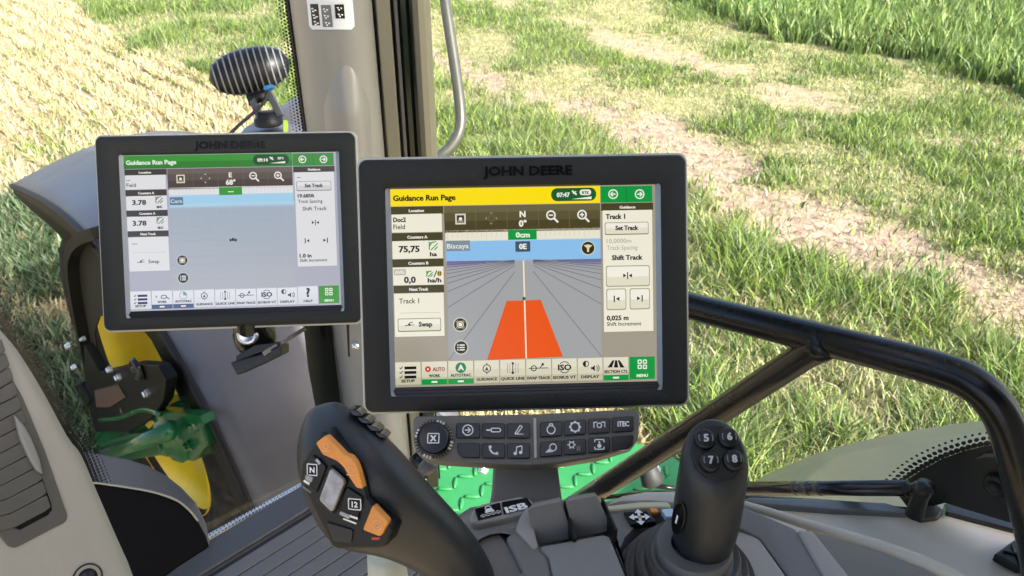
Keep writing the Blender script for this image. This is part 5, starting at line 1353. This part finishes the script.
L.new(mixc(at_.outputs['Fac'], mixc(as_.outputs['Fac'], turf, dirt), strw), b.inputs['Base Color'])
bp = N.new('ShaderNodeBump'); bp.inputs['Strength'].default_value = .8; bp.inputs['Distance'].default_value = .03; L.new(nz(22), bp.inputs['Height']); L.new(bp.outputs['Normal'], b.inputs['Normal'])
me.materials.append(gm); go = bpy.data.objects.new('ground', me); COL.objects.link(go); tag(go, kind='structure')

def blade_mat():
    m = bpy.data.materials.new('leaf_blade'); m.use_nodes = True; nt = m.node_tree; N = nt.nodes; L = nt.links; b = N['Principled BSDF']
    a = N.new('ShaderNodeAttribute'); a.attribute_name = 'tint'; L.new(a.outputs['Color'], b.inputs['Base Color']); b.inputs['Roughness'].default_value = .5; b.inputs['Specular IOR Level'].default_value = .35
    t_ = N.new('ShaderNodeBsdfTranslucent'); L.new(a.outputs['Color'], t_.inputs['Color'])
    mx = N.new('ShaderNodeMixShader'); mx.inputs['Fac'].default_value = .3; L.new(b.outputs[0], mx.inputs[1]); L.new(t_.outputs[0], mx.inputs[2]); L.new(mx.outputs[0], N['Material Output'].inputs['Surface'])
    return m
bladem = blade_mat()
def blades(name, x, y, h, w, lean, col, label, cat, flat=None):
    n = len(x); az = rng.random(n) * 2 * np.pi; fc = rng.random(n) * 2 * np.pi
    la = lean; dx, dy = np.cos(az) * la * h, np.sin(az) * la * h; wx, wy = np.cos(fc) * w / 2, np.sin(fc) * w / 2
    z0 = (fbm(x, y, .5, 5) - .5) * .05 + (fbm(x, y, 3, 8) - .5) * .06 - .035
    hz = h * np.sqrt(np.maximum(.02, 1 - np.minimum(la, .99) ** 2))
    V = np.empty((n, 5, 3))
    V[:, 0] = np.c_[x - wx, y - wy, z0]; V[:, 1] = np.c_[x + wx, y + wy, z0]
    mx_, my_ = x + dx * .38, y + dy * .38
    V[:, 2] = np.c_[mx_ + wx * .85, my_ + wy * .85, z0 + hz * .62]; V[:, 3] = np.c_[mx_ - wx * .85, my_ - wy * .85, z0 + hz * .62]
    V[:, 4] = np.c_[x + dx, y + dy, z0 + hz]
    me = bpy.data.meshes.new(name); me.vertices.add(n * 5); me.vertices.foreach_set('co', V.ravel())
    b5 = np.arange(n)[:, None] * 5
    lp = np.concatenate([b5 + np.array([0, 1, 2, 3]), b5 + np.array([3, 2, 4])], 1)
    me.loops.add(n * 7); me.loops.foreach_set('vertex_index', lp.ravel()); me.polygons.add(n * 2)
    ls = np.stack([np.arange(n) * 7, np.arange(n) * 7 + 4], 1).ravel(); me.polygons.foreach_set('loop_start', ls); me.update()
    ca = me.attributes.new('tint', 'FLOAT_COLOR', 'POINT'); C4 = np.ones((n, 5, 4), np.float32); C4[:, :, :3] = col[:, None, :]; ca.data.foreach_set('color', C4.ravel())
    me.materials.append(bladem); o = bpy.data.objects.new(name, me); COL.objects.link(o); tag(o, label, cat, kind='stuff'); return o
def sample(n, x0, x1, y0, y1, power=1.0):
    """random points over the visible wedge of field, thinner with distance"""
    yy = y0 + (y1 - y0) * rng.random(n) ** power; u = rng.random(n)
    lo = np.maximum(x0, -.72 * (yy * .95 + 1.0) - .6); hi = np.minimum(x1, .72 * (yy * .95 + 1.0) + .6)
    return lo + (hi - lo) * u, yy
def pick(col_list, wts, n):
    c = np.array(col_list)[rng.choice(len(col_list), n, p=np.array(wts) / sum(wts))]; return np.clip(c * (1 + (rng.random((n, 1)) - .5) * .5) * (1 + (rng.random((n, 3)) - .5) * .12), 0, 1)
GREEN = [(.10, .16, .024), (.165, .24, .04), (.05, .10, .03), (.23, .285, .075), (.15, .195, .095)]
DRY = [(.30, .285, .15), (.37, .345, .215), (.21, .20, .10), (.26, .29, .13)]
# verge
x, y = sample(720000, -11, 10, 2.0, 17, 1.15)
crop, stub, soil, pale = fields(x, y); pn = fbm(x, y, 1.1, 21); pn2 = fbm(x, y, .45, 31)
ds_, sg_ = seg_dist(x, y, SOIL); near = (sg_ < 0) | False
bare = np.maximum(soil * .90, pale * .80) * np.clip(.55 + 1.1 * pn2, 0, 1.05)
keep = (rng.random(len(x)) > bare) & ~crop & ~stub & (rng.random(len(x)) < .35 + .9 * np.clip((pn2 - .3) * 2.2, 0, 1))
x, y, pn, bare, pn2 = x[keep], y[keep], pn[keep], bare[keep], pn2[keep]; ds_, sg_ = ds_[keep], sg_[keep]
dist = np.hypot(x, y)
below = sg_ < 0
ridge = np.clip(1 - np.abs(seg_dist(x, y, PALE)[0] - 1.0) / .8, 0, 1) * (seg_dist(x, y, PALE)[1] < 0)
lush = np.clip(.42 - .24 * (~below) * np.clip((dist - 4) / 3, 0, 1) + (pn - .42) * 3.2 + .42 * below * np.clip(dist / 1.5 - .2, 0, 1) * (x > -2.5) + .5 * ridge - bare * .8, .04, .95)
isg = rng.random(len(x)) < lush
n = len(x); col = np.where(isg[:, None], pick(GREEN, [3, 3, 2.6, 2, 2.4], n), pick(DRY, [3, 3, 1.5, 2], n))
h = np.where(isg, .07 + .13 * rng.random(n), .04 + .11 * rng.random(n)) * (.50 + .80 * np.clip(lush, 0, 1)) * (1 - .5 * bare) * (1 - .25 * (~below)); h = h * (1 + .45 * np.clip((6.5 - dist) / 3, 0, 1)); w = (.0045 + .0055 * rng.random(n)) * (1 + dist * .04)
blades('verge_grass', x, y, h, w, .25 + .65 * rng.random(n) ** .8, col, 'patchy green and straw coloured verge grass outside the cab', 'grass')
x, y = sample(160000, -8, 10, 3.0, 17, 1.15); crop, stub, soil, pale = fields(x, y); k = (np.maximum(soil, pale) > .15) & ~crop & (rng.random(len(x)) < .34); x, y = x[k], y[k]; n = len(x)
cl = fbm(x, y, .35, 95); g_ = rng.random(n) < np.clip((cl - .5) * 3.5, .02, .8)
col = np.where(g_[:, None], pick(GREEN, [2, 2, 2, 2, 2], n), pick([(.36, .30, .19), (.30, .24, .16), (.42, .36, .24), (.12, .09, .06)], [3, 3, 2, 2.2], n))
blades('straw_litter', x, y, .03 + .07 * rng.random(n), .007 + .010 * rng.random(n), np.where(g_, .4, .85) + .14 * rng.random(n), col, 'dry straw litter and small weeds on the bare wheel tracks', 'litter')
# crop top right
x, y = sample(90000, 0, 14, 6.5, 20, 1.0); crop, stub, soil, pale = fields(x, y); k = crop; x, y = x[k], y[k]; n = len(x)
col = pick([(.085, .15, .032), (.15, .22, .055), (.24, .30, .11), (.045, .08, .035)], [3, 3, 2, 1.5], n); pc = fbm(x, y, .9, 81)[:, None]; col = col * (.7 + .6 * pc)
blades('cereal_crop', x, y, (.16 + .26 * rng.random(n)) * (.6 + .8 * pc[:, 0]), .016 + .018 * rng.random(n), .12 + .6 * rng.random(n), col, 'dense green cereal crop at the top right', 'crop')
# stubble, in drilled rows
x, y = sample(330000, -16, 2, 3.0, 18, 1.0); crop, stub, soil, pale = fields(x, y); k = stub; x, y = x[k], y[k]
rdir = Vector((.665, -.745)); ac = x * rdir.y - y * rdir.x; ac = ac + .10 * (fbm(x, y, 1.3, 101) - .5); row = np.round(ac / .27) * .27; j = rng.random(len(x)) < .25 + .9 * fbm(x, y, .8, 111)
sh_ = (row - ac) * (j * .72); x = x + sh_ * rdir.y; y = y - sh_ * rdir.x
n = len(x); pn = fbm(x, y, 1.4, 41); gr_ = rng.random(n) < np.clip((pn - .52) * 2.2, .03, .6)
col = np.where(gr_[:, None], pick(GREEN, [2, 3, 1, 3, 1], n), pick([(.42, .36, .20), (.52, .46, .29), (.30, .24, .13), (.40, .38, .20)], [3, 3, 1.6, 1.5], n))
blades('stubble', x, y, .05 + .10 * rng.random(n), (.007 + .006 * rng.random(n)) * 1.5, .15 + .8 * rng.random(n), col, 'pale straw stubble in rows at the upper left', 'stubble')
# rank weeds beside the front wheel; dark tints deepen the shade there
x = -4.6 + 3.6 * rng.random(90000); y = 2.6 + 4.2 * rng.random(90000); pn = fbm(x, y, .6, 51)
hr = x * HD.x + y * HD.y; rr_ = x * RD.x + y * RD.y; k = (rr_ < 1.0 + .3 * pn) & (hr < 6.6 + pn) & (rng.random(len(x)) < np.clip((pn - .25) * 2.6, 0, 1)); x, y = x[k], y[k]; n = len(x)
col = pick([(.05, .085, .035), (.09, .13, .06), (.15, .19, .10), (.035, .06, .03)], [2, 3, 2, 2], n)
blades('weeds', x, y, .08 + .16 * rng.random(n), .012 + .014 * rng.random(n), .2 + .7 * rng.random(n), col, 'blue green weeds by the front wheel, coloured dark for the shade there', 'weeds')

# ------------------------------------------------------------------ light and camera
EL = math.radians(34)
sv = (HD * -1 + RD * .08).normalized()                      # towards the sun
w = bpy.data.worlds.new('World'); scene.world = w; w.use_nodes = True
nt = w.node_tree; sky = nt.nodes.new('ShaderNodeTexSky'); sky.sky_type = 'NISHITA'; sky.sun_disc = False
sky.sun_elevation = EL; sky.sun_rotation = math.atan2(sv.x, sv.y); sky.air_density = .8; sky.dust_density = 4.5; sky.ozone_density = .5
nt.links.new(sky.outputs[0], nt.nodes['Background'].inputs['Color']); nt.nodes['Background'].inputs['Strength'].default_value = .15
ld = bpy.data.lights.new('sun', 'SUN'); ld.energy = 3.6; ld.angle = math.radians(.5); ld.color = (1, .96, .90)
lo = bpy.data.objects.new('sun', ld); COL.objects.link(lo)
dirv = -(sv * math.cos(EL) + UP * math.sin(EL)); lo.rotation_euler = dirv.to_track_quat('-Z', 'Y').to_euler(); lo.location = (0, -5, 12)
cd = bpy.data.cameras.new('camera'); cd.sensor_width = 36; cd.lens = F / 1024 * 36; cd.dof.use_dof = True; cd.dof.focus_distance = .80; cd.dof.aperture_fstop = 20; cd.clip_start = .02; cd.clip_end = 2000
co = bpy.data.objects.new('camera', cd); COL.objects.link(co); co.location = EYE; co.rotation_euler = (math.radians(60), 0, 0)
scene.camera = co
scene.view_settings.view_transform = 'Standard'; scene.view_settings.look = 'None'; scene.view_settings.exposure = EXPO; scene.view_settings.gamma = 1
scene.cycles.max_bounces = 8; scene.cycles.transparent_max_bounces = 24; scene.cycles.use_denoising = True
